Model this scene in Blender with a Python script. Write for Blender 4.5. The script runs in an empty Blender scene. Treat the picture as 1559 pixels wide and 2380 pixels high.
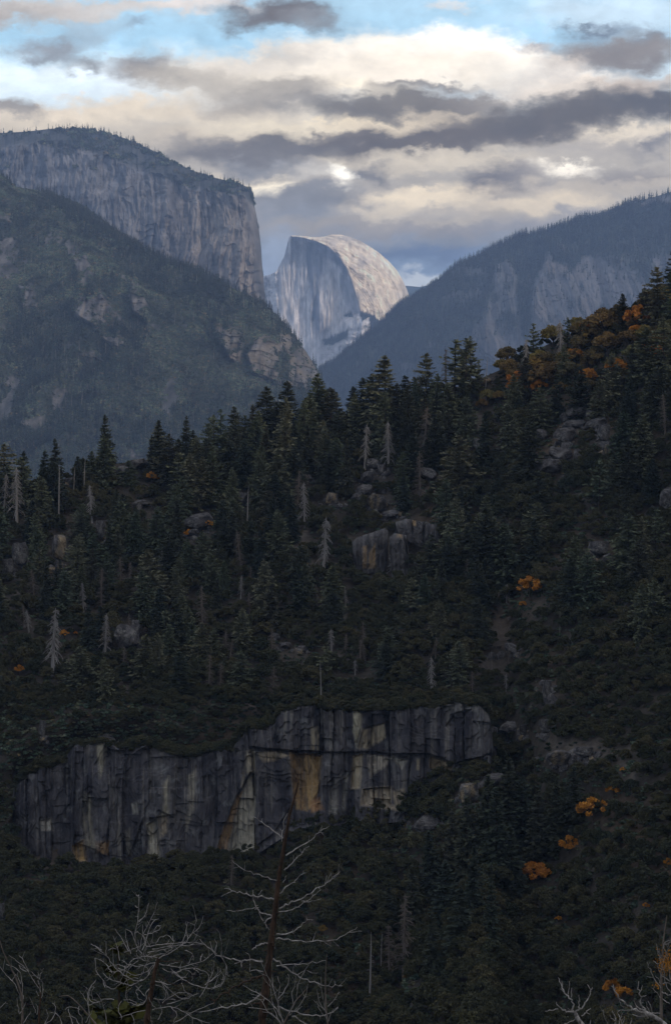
import bpy, math, random
import numpy as np
from mathutils import Matrix, Vector, Euler

rng = np.random.default_rng(11)
random.seed(7)
R = math.radians
SC = bpy.context.scene
COL = SC.collection

# ---------------------------------------------------------------- camera
# measured positions in the photograph are in units of a 1559 x 2380 picture
W0, H0 = 1559.0, 2380.0
VFOV = 27.5
F = (H0 / 2) / math.tan(R(VFOV / 2))
PITCH = R(-3.0)
cam_d = bpy.data.cameras.new('camera')
cam = bpy.data.objects.new('camera', cam_d)
COL.objects.link(cam)
cam_d.sensor_fit = 'VERTICAL'
cam_d.angle = R(VFOV)
cam_d.clip_start = 0.5
cam_d.clip_end = 120000
cam.rotation_euler = (R(90) + PITCH, 0, 0)
SC.camera = cam

def at(px, py, Y):
    """the world point that lies Y metres to the east along the sight line of a measured position"""
    px = np.asarray(px, float); py = np.asarray(py, float); Y = np.asarray(Y, float)
    cx = (px - W0 / 2) / F
    cy = (H0 / 2 - py) / F
    c, s = math.cos(PITCH), math.sin(PITCH)
    dy = c - s * cy
    dz = s + c * cy
    return np.stack(np.broadcast_arrays(cx / dy * Y, Y, dz / dy * Y), -1)

HAZE_DENSITY = 4.0e-5
HAZE_TOP = 1480.0
# ---------------------------------------------------------------- render and exposure
SC.render.engine = 'CYCLES'
cy_ = SC.cycles
cy_.use_denoising = True
cy_.max_bounces = 4
cy_.diffuse_bounces = 2
cy_.glossy_bounces = 1
cy_.volume_bounces = 0
cy_.transparent_max_bounces = 4
cy_.use_adaptive_sampling = False
cy_.sample_clamp_indirect = 4
SC.view_settings.view_transform = 'Standard'
SC.view_settings.look = 'None'
SC.view_settings.exposure = 0.25
SC.view_settings.gamma = 1.0

# ---------------------------------------------------------------- sun
SUN_AZ, SUN_EL = 142.0, 15.0      # azimuth clockwise from the viewing direction (+Y)
sun_d = bpy.data.lights.new('sun', 'SUN')
sun_d.energy = SUN_STRENGTH = 1.7
sun_d.angle = R(5)
sun_d.color = (1.0, 0.84, 0.66)
sun = bpy.data.objects.new('sun', sun_d)
COL.objects.link(sun)
sv = Vector((math.sin(R(SUN_AZ)) * math.cos(R(SUN_EL)), math.cos(R(SUN_AZ)) * math.cos(R(SUN_EL)), math.sin(R(SUN_EL))))
sun.rotation_euler = sv.to_track_quat('Z', 'Y').to_euler()

# ---------------------------------------------------------------- node helpers
class G:
    def __init__(s, tree):
        s.t = tree; tree.nodes.clear()
    def n(s, typ, ins=None, **kw):
        nd = s.t.nodes.new(typ)
        for k, v in kw.items():
            setattr(nd, k, v)
        for k, v in (ins or {}).items():
            sock = nd.inputs[k]
            if isinstance(v, bpy.types.NodeSocket):
                s.t.links.new(v, sock)
            else:
                sock.default_value = v
        return nd
    def m(s, op, a, b=0.0, c=0.0, clamp=False):
        return s.n('ShaderNodeMath', {0: a, 1: b, 2: c}, operation=op, use_clamp=clamp).outputs[0]
    def mix(s, f, a, b, blend='MIX'):
        nd = s.n('ShaderNodeMix', {0: f, 6: a, 7: b}, data_type='RGBA', blend_type=blend)
        return nd.outputs[2]
    def rng(s, v, a, b, c=0.0, d=1.0, it='LINEAR'):
        return s.n('ShaderNodeMapRange', {0: v, 1: a, 2: b, 3: c, 4: d}, interpolation_type=it).outputs[0]

def lin(c):
    c = np.asarray(c, float) / 255.0
    return np.where(c <= 0.04045, c / 12.92, ((c + 0.055) / 1.055) ** 2.4)

# ---------------------------------------------------------------- sky and its clouds
# cloud cover: horizontal bars and heaps placed by direction; (x, y, half width, half height, colour, cover, tilt)
SKY_ROWS = [(-90, (158, 205, 238)), (0, (166, 211, 238)), (90, (155, 207, 238)), (150, (196, 224, 240)), (210, (206, 222, 232)),
            (300, (190, 182, 170)), (430, (172, 167, 160)), (520, (150, 152, 158)), (570, (128, 142, 160)), (620, (112, 140, 172)),
            (655, (166, 178, 190)), (700, (150, 165, 185)), (760, (140, 158, 185))]
BLOBS = [
    (130, 185, 210, 34, (218, 234, 243), .95, 0), (330, 175, 120, 30, (205, 218, 228), .6, 0), (90, 215, 160, 22, (208, 228, 240), .8, 0),
    (1420, 30, 200, 50, (198, 220, 236), .7, 0), (40, 30, 180, 26, (186, 178, 172), .95, -.04), (250, 12, 190, 22, (205, 198, 192), .9, .02), (460, 6, 120, 16, (226, 214, 206), .9, 0),
    (640, 38, 118, 34, (122, 122, 128), 1, .02), (720, 45, 70, 20, (150, 158, 168), .7, 0), (330, 65, 18, 9, (140, 165, 188), .8, 0), (100, 112, 70, 26, (146, 152, 162), .9, 0), (205, 75, 70, 30, (160, 176, 190), .6, -.2),
    (172, 150, 42, 20, (140, 146, 154), .9, 0), (270, 160, 60, 20, (160, 168, 176), .6, 0), (1065, 5, 50, 12, (215, 215, 215), .8, 0),
    # the great heap
    (700, 170, 330, 66, (226, 215, 198), 1, -.06), (820, 120, 150, 45, (244, 234, 218), 1, -.12), (1075, 98, 105, 42, (254, 249, 240), 1, 0), (960, 120, 160, 42, (246, 238, 224), 1, 0),
    (1180, 125, 75, 32, (248, 240, 228), 1, .2), (960, 160, 270, 36, (238, 226, 208), .95, 0), (600, 140, 110, 26, (226, 216, 202), .8, -.1), (700, 120, 60, 20, (208, 200, 190), .6, 0),
    (350, 165, 78, 38, (146, 145, 147), .95, 0), (440, 190, 120, 30, (186, 178, 166), .8, 0), (190, 262, 250, 26, (228, 212, 188), 1, -.02), (30, 252, 80, 20, (152, 150, 150), .9, 0), (120, 290, 220, 20, (205, 192, 172), .8, 0),
    (480, 262, 260, 26, (214, 200, 178), .9, 0), (560, 245, 90, 16, (176, 168, 158), .7, 0), (640, 212, 130, 26, (166, 160, 152), .85, -.1), (720, 235, 80, 20, (150, 147, 145), .8, 0),
    (875, 200, 110, 14, (244, 230, 206), .95, .1), (1000, 195, 120, 9, (132, 130, 132), .85, .03), (1180, 190, 80, 22, (232, 222, 208), .9, 0),
    (950, 244, 200, 35, (132, 130, 129), 1, -.02), (820, 258, 70, 18, (128, 127, 128), .9, 0), (1120, 235, 90, 24, (150, 144, 140), .8, 0),
    (870, 290, 260, 17, (222, 205, 176), .95, 0), (1060, 278, 120, 18, (206, 190, 166), .8, 0), (600, 300, 160, 22, (226, 212, 186), .9, 0), (450, 320, 130, 22, (198, 186, 168), .8, 0),
    # right hand banks
    (1440, 124, 170, 38, (146, 143, 145), 1, -.08), (1375, 73, 58, 15, (118, 136, 158), .95, -.1), (1500, 85, 60, 14, (140, 148, 160), .8, 0), (1240, 108, 40, 14, (170, 160, 158), .8, 0), (1300, 165, 70, 26, (214, 200, 186), .8, 0),
    (1330, 205, 150, 26, (226, 212, 196), .95, -.12), (1500, 190, 90, 24, (196, 180, 166), .9, -.1), (1400, 252, 220, 43, (117, 117, 120), 1, -.1), (1520, 240, 120, 30, (110, 114, 122), 1, -.05), (1220, 288, 200, 33, (113, 114, 118), .98, -.06),
    (900, 328, 380, 28, (116, 115, 118), 1, -.03), (560, 354, 200, 28, (122, 124, 130), .95, -.05), (600, 385, 120, 14, (134, 140, 150), .8, 0), (440, 335, 80, 14, (146, 144, 144), .7, 0),
    # under the long bar
    (1010, 370, 240, 18, (204, 192, 172), .9, 0), (620, 430, 60, 17, (246, 232, 204), 1, -.05), (560, 415, 60, 14, (214, 200, 176), .8, 0), (795, 403, 36, 22, (255, 248, 232), 1, 0), (720, 400, 50, 18, (186, 182, 176), .8, 0),
    (872, 398, 46, 26, (128, 131, 138), .95, .1), (1150, 418, 78, 34, (122, 124, 132), 1, -.05), (1220, 400, 60, 24, (150, 147, 148), .7, 0), (1335, 384, 56, 13, (244, 234, 216), 1, 0), (1470, 318, 110, 14, (222, 208, 186), .95, -.1), (1530, 340, 60, 20, (136, 138, 146), .95, -.2),
    (1380, 345, 110, 16, (176, 170, 164), .8, 0), (980, 455, 150, 24, (228, 210, 180), .95, -.12), (880, 485, 110, 18, (200, 188, 168), .8, 0), (1380, 430, 220, 22, (186, 176, 162), .9, -.06), (1480, 405, 90, 14, (150, 147, 148), .8, 0), (1250, 470, 200, 18, (212, 196, 170), .9, -.03),
    (720, 460, 140, 28, (132, 138, 148), .95, 0), (690, 502, 130, 30, (134, 143, 156), .9, 0), (860, 520, 240, 16, (158, 154, 150), .8, 0), (1120, 500, 160, 12, (186, 176, 160), .7, -.05), (1000, 535, 200, 12, (140, 142, 148), .8, 0),
    (640, 590, 60, 50, (138, 156, 180), .8, 0), (960, 588, 150, 20, (98, 124, 158), .9, .02), (1060, 560, 120, 12, (128, 138, 152), .7, 0), (950, 642, 120, 14, (172, 182, 192), .9, 0),
]
def sky_colour(PX, PY):
    ys = [r[0] for r in SKY_ROWS]
    c = np.stack([np.interp(PY, ys, [r[1][k] for r in SKY_ROWS]) for k in range(3)], -1)
    c = lin(c)
    for (x, y, rx, ry, col, op, tilt) in BLOBS:
        dx = PX - x; dy = PY - y - tilt * dx
        q = (dx / rx) ** 2 + (dy / ry) ** 2
        a = op * np.exp(-(q / 1.2) ** 2.8)
        c = c * (1 - a[..., None]) + lin(col) * a[..., None]
    lum = c.mean(-1, keepdims=True)
    k = (np.maximum(lum, .02) / .42) ** .26
    c = c * k * .83
    return c + (c.mean(-1, keepdims=True) - c) * .2

world = bpy.data.worlds.new('World')
SC.world = world
world.use_nodes = True
g = G(world.node_tree)
tc = g.n('ShaderNodeTexCoord').outputs['Generated']
sx = g.n('ShaderNodeSeparateXYZ', {0: tc}).outputs
az = g.m('ARCTAN2', sx[0], sx[1])
el = g.m('ARCSINE', sx[2])
stretch = g.n('ShaderNodeMapping', {'Vector': tc, 'Scale': (1, 1, 1.7)}).outputs[0]
nz1 = g.n('ShaderNodeTexNoise', {'Vector': stretch, 'Scale': 26.0, 'Detail': 7.0, 'Roughness': 0.6}).outputs
nz2 = g.n('ShaderNodeTexNoise', {'Vector': stretch, 'Scale': 70.0, 'Detail': 5.0, 'Roughness': 0.62}).outputs
nz4 = g.n('ShaderNodeTexNoise', {'Vector': stretch, 'Scale': 190.0, 'Detail': 4.0, 'Roughness': 0.6}).outputs
w4 = g.n('ShaderNodeSeparateColor', {0: nz4['Color']}).outputs
w1 = g.n('ShaderNodeSeparateColor', {0: nz1['Color']}).outputs
w2 = g.n('ShaderNodeSeparateColor', {0: nz2['Color']}).outputs
azw = g.m('ADD', az, g.m('ADD', g.m('MULTIPLY', g.m('SUBTRACT', w1[0], .5), 0.040), g.m('ADD', g.m('MULTIPLY', g.m('SUBTRACT', w2[0], .5), 0.022), g.m('MULTIPLY', g.m('SUBTRACT', w4[0], .5), 0.005))))
elw = g.m('ADD', el, g.m('ADD', g.m('MULTIPLY', g.m('SUBTRACT', w1[1], .5), 0.015), g.m('ADD', g.m('MULTIPLY', g.m('SUBTRACT', w2[1], .5), 0.010), g.m('MULTIPLY', g.m('SUBTRACT', w4[1], .5), 0.003))))
puff = []
for sc_ in (46.0, 120.0):
    vo = g.n('ShaderNodeTexVoronoi', {'Vector': g.n('ShaderNodeVectorMath', {0: stretch, 1: g.n('ShaderNodeVectorMath', {0: nz2['Color'], 3: .02}, operation='SCALE').outputs[0]}, operation='ADD').outputs[0], 'Scale': sc_, 'Smoothness': .6}, feature='SMOOTH_F1').outputs['Distance']
    puff.append(g.m('SUBTRACT', vo, .45))
elw = g.m('ADD', elw, g.m('ADD', g.m('MULTIPLY', puff[0], .007), g.m('MULTIPLY', puff[1], .0035)))
AZ0, AZ1, EL0, EL1 = -0.19, 0.19, 0.035, 0.212
NCOL, NST = 40, 32
u = g.m('PINGPONG', g.m('DIVIDE', g.m('SUBTRACT', azw, AZ0), AZ1 - AZ0), 1.0)
v = g.m('DIVIDE', g.m('SUBTRACT', elw, EL0), EL1 - EL0, clamp=True)
els = np.linspace(EL0, EL1, 2 * NST - 1)
vlo = g.m('MULTIPLY', v, 2.0, clamp=True); vhi = g.m('SUBTRACT', g.m('MULTIPLY', v, 2.0), 1.0, clamp=True); upper = g.m('GREATER_THAN', v, .5)
prev = None
for i in range(NCOL):
    a_ = AZ0 + (AZ1 - AZ0) * i / (NCOL - 1)
    d = np.stack([np.sin(a_) * np.cos(els), np.cos(a_) * np.cos(els), np.sin(els)], -1)
    c, s_ = math.cos(PITCH), math.sin(PITCH)
    zc = d[:, 1] * c + d[:, 2] * s_
    yc = -d[:, 1] * s_ + d[:, 2] * c
    colr = sky_colour(W0 / 2 + F * d[:, 0] / zc, H0 / 2 - F * yc / zc)
    # the valley air dims and tints what lies beyond it: the sky behind is that much brighter
    tau = (HAZE_DENSITY * np.minimum(HAZE_TOP / np.sin(els), 25000))[:, None]
    colr = np.maximum((colr - np.array([.13, .20, .30]) * .6 * (1 - np.exp(-tau))) * np.exp(tau), .02)
    grp = bpy.data.node_groups.new('sky_column', 'ShaderNodeTree')
    for nm in ('low', 'high', 'upper'):
        grp.interface.new_socket(nm, in_out='INPUT', socket_type='NodeSocketFloat')
    grp.interface.new_socket('colour', in_out='OUTPUT', socket_type='NodeSocketColor')
    gg = G(grp); gin = gg.n('NodeGroupInput').outputs
    halves = []
    for hh, vv in ((0, gin[0]), (NST - 1, gin[1])):
        nd = gg.n('ShaderNodeValToRGB')
        cr = nd.color_ramp
        while len(cr.elements) < NST:
            cr.elements.new(0.5)
        for k in range(NST):
            cr.elements[k].position = k / (NST - 1)
        for k in range(NST):
            cr.elements[k].color = (*colr[hh + k], 1)
        grp.links.new(vv, nd.inputs[0])
        halves.append(nd.outputs[0])
    gg.n('NodeGroupOutput', {0: gg.mix(gin[2], halves[0], halves[1])})
    gn = g.t.nodes.new('ShaderNodeGroup'); gn.node_tree = grp
    for k, q in enumerate((vlo, vhi, upper)):
        g.t.links.new(q, gn.inputs[k])
    column = gn.outputs[0]
    if prev is None:
        prev = column
    else:
        f = g.rng(u, (i - 1) / (NCOL - 1), i / (NCOL - 1))
        prev = g.mix(f, prev, column)
# fine billows in the cloud and the blue upper sky beyond the cloud bank
bil = g.m('ADD', g.m('MULTIPLY', g.m('ADD', puff[0], puff[1]), -.10), g.m('ADD', g.rng(w2[2], .3, .7, -.09, .09), g.rng(w1[2], .3, .7, -.10, .10)))
lowsky = g.mix(1.0, prev, g.n('ShaderNodeCombineColor', {0: g.m('ADD', bil, 1.0), 1: g.m('ADD', bil, 1.0), 2: g.m('ADD', bil, 1.0)}).outputs[0], 'MULTIPLY')
nish = g.n('ShaderNodeTexSky', sky_type='NISHITA', sun_disc=False, sun_elevation=R(SUN_EL), sun_rotation=R(SUN_AZ)).outputs[0]
nish = g.mix(1.0, nish, (.12, .12, .12, 1), 'MULTIPLY')
nz3 = g.n('ShaderNodeTexNoise', {'Vector': stretch, 'Scale': 3.2, 'Detail': 6.0, 'Roughness': 0.58}).outputs[0]
high = g.mix(g.rng(nz3, .38, .58, 0, .95, 'SMOOTHSTEP'), nish, (.80, .81, .84, 1))
tot = g.mix(g.rng(el, .215, .32, 0, 1, 'SMOOTHSTEP'), lowsky, high)
bg = g.n('ShaderNodeBackground', {0: tot, 1: 1.0})
g.n('ShaderNodeOutputWorld', {0: bg.outputs[0]})
world.cycles.sampling_method = 'MANUAL'
world.cycles.sample_map_resolution = 1024
# ---------------------------------------------------------------- numeric noise
def _hash(ix, iy, iz, seed):
    h = (ix.astype(np.int64) * 374761393 + iy.astype(np.int64) * 668265263 + iz.astype(np.int64) * 2147483647 + seed * 974634777) & 0xFFFFFFFF
    h = ((h ^ (h >> 13)) * 1274126177) & 0xFFFFFFFF
    h = ((h ^ (h >> 16)) * 2246822519) & 0xFFFFFFFF
    return ((h ^ (h >> 15)) & 0xFFFFFF) / float(0xFFFFFF) * 2 - 1

def vnoise(x, y, z, seed=0):
    x, y, z = np.broadcast_arrays(np.asarray(x, float), np.asarray(y, float), np.asarray(z, float))
    ix, iy, iz = np.floor(x), np.floor(y), np.floor(z)
    fx, fy, fz = x - ix, y - iy, z - iz
    fx = fx * fx * (3 - 2 * fx); fy = fy * fy * (3 - 2 * fy); fz = fz * fz * (3 - 2 * fz)
    r = 0
    for a in (0, 1):
        for b in (0, 1):
            for c in (0, 1):
                r = r + _hash(ix + a, iy + b, iz + c, seed) * (fx if a else 1 - fx) * (fy if b else 1 - fy) * (fz if c else 1 - fz)
    return r

def fbm(x, y, z=0.0, seed=0, octv=4, gain=0.5):
    s, a, t = 0, 1.0, 0
    x = np.asarray(x, float); y = np.asarray(y, float); z = np.asarray(z, float)
    for o in range(octv):
        s = s + a * vnoise(x + 17.3 * o, y - 9.1 * o, z + 3.7 * o, seed + o); t += a
        a *= gain; x = x * 2.03; y = y * 2.03; z = z * 2.03
    return s / t

def ridged(x, y, z=0.0, seed=0, octv=4, gain=.55):
    s, a, t = 0, 1.0, 0
    x = np.asarray(x, float); y = np.asarray(y, float); z = np.asarray(z, float)
    for o in range(octv):
        s = s + a * (1 - np.abs(vnoise(x, y, z, seed + o)) * 2); t += a
        a *= gain; x = x * 2.07; y = y * 2.07; z = z * 2.07
    return s / t

def sstep(a, b, x):
    t = np.clip((x - a) / (b - a), 0, 1)
    return t * t * (3 - 2 * t)

def poly(PX, PY, pts, soft=6.0):
    """1 inside a polygon, 0 outside, with an edge SOFT wide"""
    pts = np.asarray(pts, float); n = len(pts)
    inside = np.zeros(PX.shape, bool); dist = np.full(PX.shape, 1e9)
    for i in range(n):
        x0, y0 = pts[i]; x1, y1 = pts[(i + 1) % n]
        cond = ((y0 > PY) != (y1 > PY))
        with np.errstate(divide='ignore', invalid='ignore'):
            xi = (x1 - x0) * (PY - y0) / (y1 - y0 if y1 != y0 else 1e-9) + x0
        inside ^= cond & (PX < xi)
        dx, dy = x1 - x0, y1 - y0
        t = np.clip(((PX - x0) * dx + (PY - y0) * dy) / (dx * dx + dy * dy + 1e-9), 0, 1)
        dist = np.minimum(dist, np.hypot(PX - x0 - t * dx, PY - y0 - t * dy))
    sd = np.where(inside, dist, -dist)
    return np.clip(sd / soft + .5, 0, 1)

def line_d(PX, PY, pts):
    dist = np.full(PX.shape, 1e9)
    for (x0, y0), (x1, y1) in zip(pts[:-1], pts[1:]):
        dx, dy = x1 - x0, y1 - y0
        t = np.clip(((PX - x0) * dx + (PY - y0) * dy) / (dx * dx + dy * dy + 1e-9), 0, 1)
        dist = np.minimum(dist, np.hypot(PX - x0 - t * dx, PY - y0 - t * dy))
    return dist

def PL(pts):
    xs = [p[0] for p in pts]; ys = [p[1] for p in pts]
    return lambda x: np.interp(x, xs, ys)

# ---------------------------------------------------------------- mesh helpers
def raw_mesh(name, V, Fc, mats, smooth=True, mi=None, col=None):
    """V (n,3), Fc (m,k) faces of one size"""
    V = np.ascontiguousarray(V, np.float32).reshape(-1, 3); Fc = np.ascontiguousarray(Fc, np.int32)
    me = bpy.data.meshes.new(name)
    m, k = Fc.shape
    me.vertices.add(len(V)); me.vertices.foreach_set('co', V.ravel())
    me.loops.add(m * k); me.loops.foreach_set('vertex_index', Fc.ravel())
    me.polygons.add(m)
    me.polygons.foreach_set('loop_start', np.arange(0, m * k, k, dtype=np.int32))
    me.polygons.foreach_set('use_smooth', np.full(m, smooth, bool))
    if mi is not None:
        me.polygons.foreach_set('material_index', np.asarray(mi, np.int32))
    for mt in (mats if isinstance(mats, (list, tuple)) else [mats]):
        me.materials.append(mt)
    if col is not None:
        a = me.attributes.new('col', 'FLOAT_COLOR', 'POINT')
        a.data.foreach_set('color', np.concatenate([col, np.ones((len(col), 1))], 1).astype(np.float32).ravel())
    me.update(); me.validate()
    return me

def link(name, me, parent=None, **props):
    o = bpy.data.objects.new(name, me); COL.objects.link(o)
    if parent is not None:
        o.parent = parent
    for k, v in props.items():
        o[k] = v
    return o

def empty(name, loc, **props):
    o = bpy.data.objects.new(name, None); COL.objects.link(o)
    o.location = loc; o.empty_display_size = .5
    for k, v in props.items():
        o[k] = v
    return o

class MB:
    """collects quads"""
    def __init__(s): s.v, s.f, s.n, s.mi = [], [], 0, []
    def add(s, V, Fc, mi=0):
        V = np.asarray(V, float).reshape(-1, 3); Fc = np.asarray(Fc, int)
        s.v.append(V); s.f.append(Fc + s.n); s.n += len(V); s.mi.append(np.full(len(Fc), mi))
    def tube(s, P, rad, k=6, mi=0):
        P = np.asarray(P, float); n = len(P)
        rad = np.broadcast_to(np.asarray(rad, float), (n,))
        T = np.gradient(P, axis=0); T /= np.linalg.norm(T, axis=1, keepdims=True) + 1e-12
        up = np.where(np.abs(T[:, 2:3]) > .9, [[1., 0, 0]], [[0, 0, 1.]])
        A = np.cross(T, up); A /= np.linalg.norm(A, axis=1, keepdims=True) + 1e-12
        for i in range(1, n):
            if (A[i] * A[i - 1]).sum() < 0: A[i] = -A[i]
        B = np.cross(T, A)
        th = np.arange(k) / k * 2 * np.pi
        V = P[:, None] + rad[:, None, None] * (A[:, None] * np.cos(th)[None, :, None] + B[:, None] * np.sin(th)[None, :, None])
        idx = np.arange(n * k).reshape(n, k)
        a = idx[:-1]; b = np.roll(idx, -1, 1)[:-1]; c = np.roll(idx, -1, 1)[1:]; d = idx[1:]
        s.add(V.reshape(-1, 3), np.stack([a, b, c, d], -1).reshape(-1, 4), mi)
    def leaves(s, C, A, B, mi=0):
        """diamond leaves: centre, half length and half width vectors"""
        n = len(C)
        V = np.stack([C - A, C - B, C + A, C + B], 1).reshape(-1, 3)
        s.add(V, np.arange(4 * n).reshape(n, 4), mi)
    def mesh(s, name, mats, smooth=False):
        return raw_mesh(name, np.concatenate(s.v), np.concatenate(s.f), mats, smooth, np.concatenate(s.mi))

def unit(v): return v / (np.linalg.norm(v, axis=-1, keepdims=True) + 1e-12)

# ---------------------------------------------------------------- materials
def pmat(name, rough=.9, spec=.15):
    m = bpy.data.materials.new(name); m.use_nodes = True
    g = G(m.node_tree)
    b = g.n('ShaderNodeBsdfPrincipled', {'Roughness': rough, 'Specular IOR Level': spec})
    g.n('ShaderNodeOutputMaterial', {0: b.outputs[0]})
    return m, g, b

def terrain_mat(name, scale, amp=.5, bump=0.0, vert=1.0, cracks=0.0):
    """colour comes with the mesh (rock, lichen, soil); grain from noise in world metres"""
    m, g, b = pmat(name)
    a = g.n('ShaderNodeAttribute', attribute_name='col').outputs[0]
    co = g.n('ShaderNodeTexCoord').outputs['Object']
    mp = g.n('ShaderNodeMapping', {'Vector': co, 'Scale': (1, 1, 1 / vert)}).outputs[0]
    nz = g.n('ShaderNodeTexNoise', {'Vector': mp, 'Scale': 1 / scale, 'Detail': 6.0, 'Roughness': .65}).outputs[0]
    k = g.rng(nz, .25, .75, 1 - amp, 1 + amp)
    if cracks:   # open joints
        wv = g.n('ShaderNodeVectorMath', {0: mp, 1: g.n('ShaderNodeTexNoise', {'Vector': mp, 'Scale': 3.0 * cracks, 'Detail': 3.0}).outputs['Color']}, operation='ADD').outputs[0]
        ed = g.n('ShaderNodeTexVoronoi', {'Vector': wv, 'Scale': cracks}, feature='DISTANCE_TO_EDGE').outputs['Distance']
        k = g.m('MULTIPLY', k, g.rng(ed, .0, .05, .18, 1.0))
    c = g.mix(1.0, a, g.n('ShaderNodeCombineColor', {0: k, 1: k, 2: k}).outputs[0], 'MULTIPLY')
    g.t.links.new(c, b.inputs['Base Color'])
    if bump:
        bp = g.n('ShaderNodeBump', {'Height': nz, 'Strength': .9, 'Distance': bump}).outputs[0]
        g.t.links.new(bp, b.inputs['Normal'])
    return m

def leaf_mat(name, cols, nscale=1.2, vari=.35, stand=0):
    """foliage: each plant draws its own tint from COLS; patches of older and younger leaves inside a crown"""
    m, g, b = pmat(name, .85, .1)
    rnd = g.n('ShaderNodeObjectInfo').outputs['Random']
    cr = g.n('ShaderNodeValToRGB', {0: rnd}); e = cr.color_ramp
    while len(e.elements) < len(cols): e.elements.new(.5)
    for i in range(len(cols)): e.elements[i].position = i / (len(cols) - 1)
    for i, c in enumerate(cols): e.elements[i].color = (*c, 1)
    co = g.n('ShaderNodeTexCoord').outputs['Object']
    nz = g.n('ShaderNodeTexNoise', {'Vector': co, 'Scale': nscale, 'Detail': 4.0, 'Roughness': .7}).outputs[0]
    k = g.rng(nz, .3, .7, 1 - vari, 1 + vari)
    if stand:   # stands of lighter and darker kinds, STAND metres across
        ns = g.n('ShaderNodeTexNoise', {'Vector': g.n('ShaderNodeNewGeometry').outputs['Position'], 'Scale': 1 / stand, 'Detail': 5.0, 'Roughness': .65}).outputs[0]
        k = g.m('MULTIPLY', k, g.rng(ns, .38, .62, .4, 2.0))
    c = g.mix(1.0, cr.outputs[0], g.n('ShaderNodeCombineColor', {0: k, 1: k, 2: k}).outputs[0], 'MULTIPLY')
    g.t.links.new(c, b.inputs['Base Color'])
    return m

def wood_mat(name, c0, c1, scale, stretch=6.0):
    m, g, b = pmat(name, .85, .2)
    co = g.n('ShaderNodeTexCoord').outputs['Object']
    mp = g.n('ShaderNodeMapping', {'Vector': co, 'Scale': (1, 1, 1 / stretch)}).outputs[0]
    nz = g.n('ShaderNodeTexNoise', {'Vector': mp, 'Scale': scale, 'Detail': 6.0, 'Roughness': .7}).outputs[0]
    f = g.rng(nz, .35, .65)
    g.t.links.new(g.mix(f, (*c0, 1), (*c1, 1)), b.inputs['Base Color'])
    bp = g.n('ShaderNodeBump', {'Height': nz, 'Strength': .8, 'Distance': .05}).outputs[0]
    g.t.links.new(bp, b.inputs['Normal'])
    return m

M_far = terrain_mat('far_granite', 45, .35, 12, 2.5)
M_slope = terrain_mat('slope_rock', 9, .4, 3, 1.5)
M_hill = terrain_mat('hill_rock', 2.2, .45, .8, 1.0)
M_rock = terrain_mat('boulder_granite', .22, .6, .12, 1.0, 1.3)
M_cliff = terrain_mat('cliff_rock', 1.1, .38, .35, 2.2)
M_needle = leaf_mat('conifer_needles', [(0.108, 0.125, 0.074), (0.152, 0.151, 0.090), (0.078, 0.104, 0.068), (0.171, 0.164, 0.102), (0.125, 0.138, 0.082), (0.094, 0.114, 0.074), (0.147, 0.134, 0.078)], 6.0, .4)
M_needle_dark = leaf_mat('dark_conifer_needles', [(0.050, 0.062, 0.042), (0.069, 0.073, 0.047), (0.042, 0.055, 0.042), (0.087, 0.083, 0.055)], 6.0, .4)
M_oak = leaf_mat('live_oak_leaves', [(0.047, 0.053, 0.029), (0.078, 0.073, 0.036), (0.036, 0.044, 0.027), (0.098, 0.086, 0.043), (0.056, 0.057, 0.030), (0.068, 0.067, 0.037)], 3.0, .4)
M_orange = leaf_mat('autumn_leaves', [(0.488, 0.184, 0.029), (0.570, 0.258, 0.032), (0.407, 0.150, 0.032)], .8, .4)
M_brown = leaf_mat('turning_oak_leaves', [(0.123, 0.106, 0.053), (0.176, 0.115, 0.044), (0.102, 0.101, 0.055), (0.152, 0.097, 0.041), (0.230, 0.152, 0.048), (0.115, 0.115, 0.052), (0.246, 0.184, 0.057)], .6, .45)
M_farleaf = leaf_mat('far_forest_leaves', [(0.043, 0.062, 0.043), (0.070, 0.084, 0.055), (0.037, 0.059, 0.043), (0.057, 0.076, 0.050), (0.088, 0.086, 0.057), (0.048, 0.068, 0.045), (0.112, 0.081, 0.043)], 2.0, .5, 90)
M_farcon = leaf_mat('far_conifer_needles', [(0.026, 0.042, 0.031), (0.043, 0.057, 0.038), (0.022, 0.036, 0.031), (0.036, 0.052, 0.036), (0.090, 0.091, 0.060)], 3.0, .4, 80)
M_bark = wood_mat('bark', (.035, .026, .020), (.085, .062, .048), 3)
M_snag = wood_mat('weathered_dead_wood', (0.165, 0.149, 0.141), (0.396, 0.363, 0.338), 2)
M_snagbr = wood_mat('brown_dead_wood', (0.096, 0.077, 0.064), (0.240, 0.192, 0.160), 2)
M_char = wood_mat('charred_bark', (0.023, 0.019, 0.017), (0.114, 0.068, 0.046), 9)
M_twig = wood_mat('bleached_twigs', (0.174, 0.157, 0.145), (0.580, 0.522, 0.478), 5)

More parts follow.
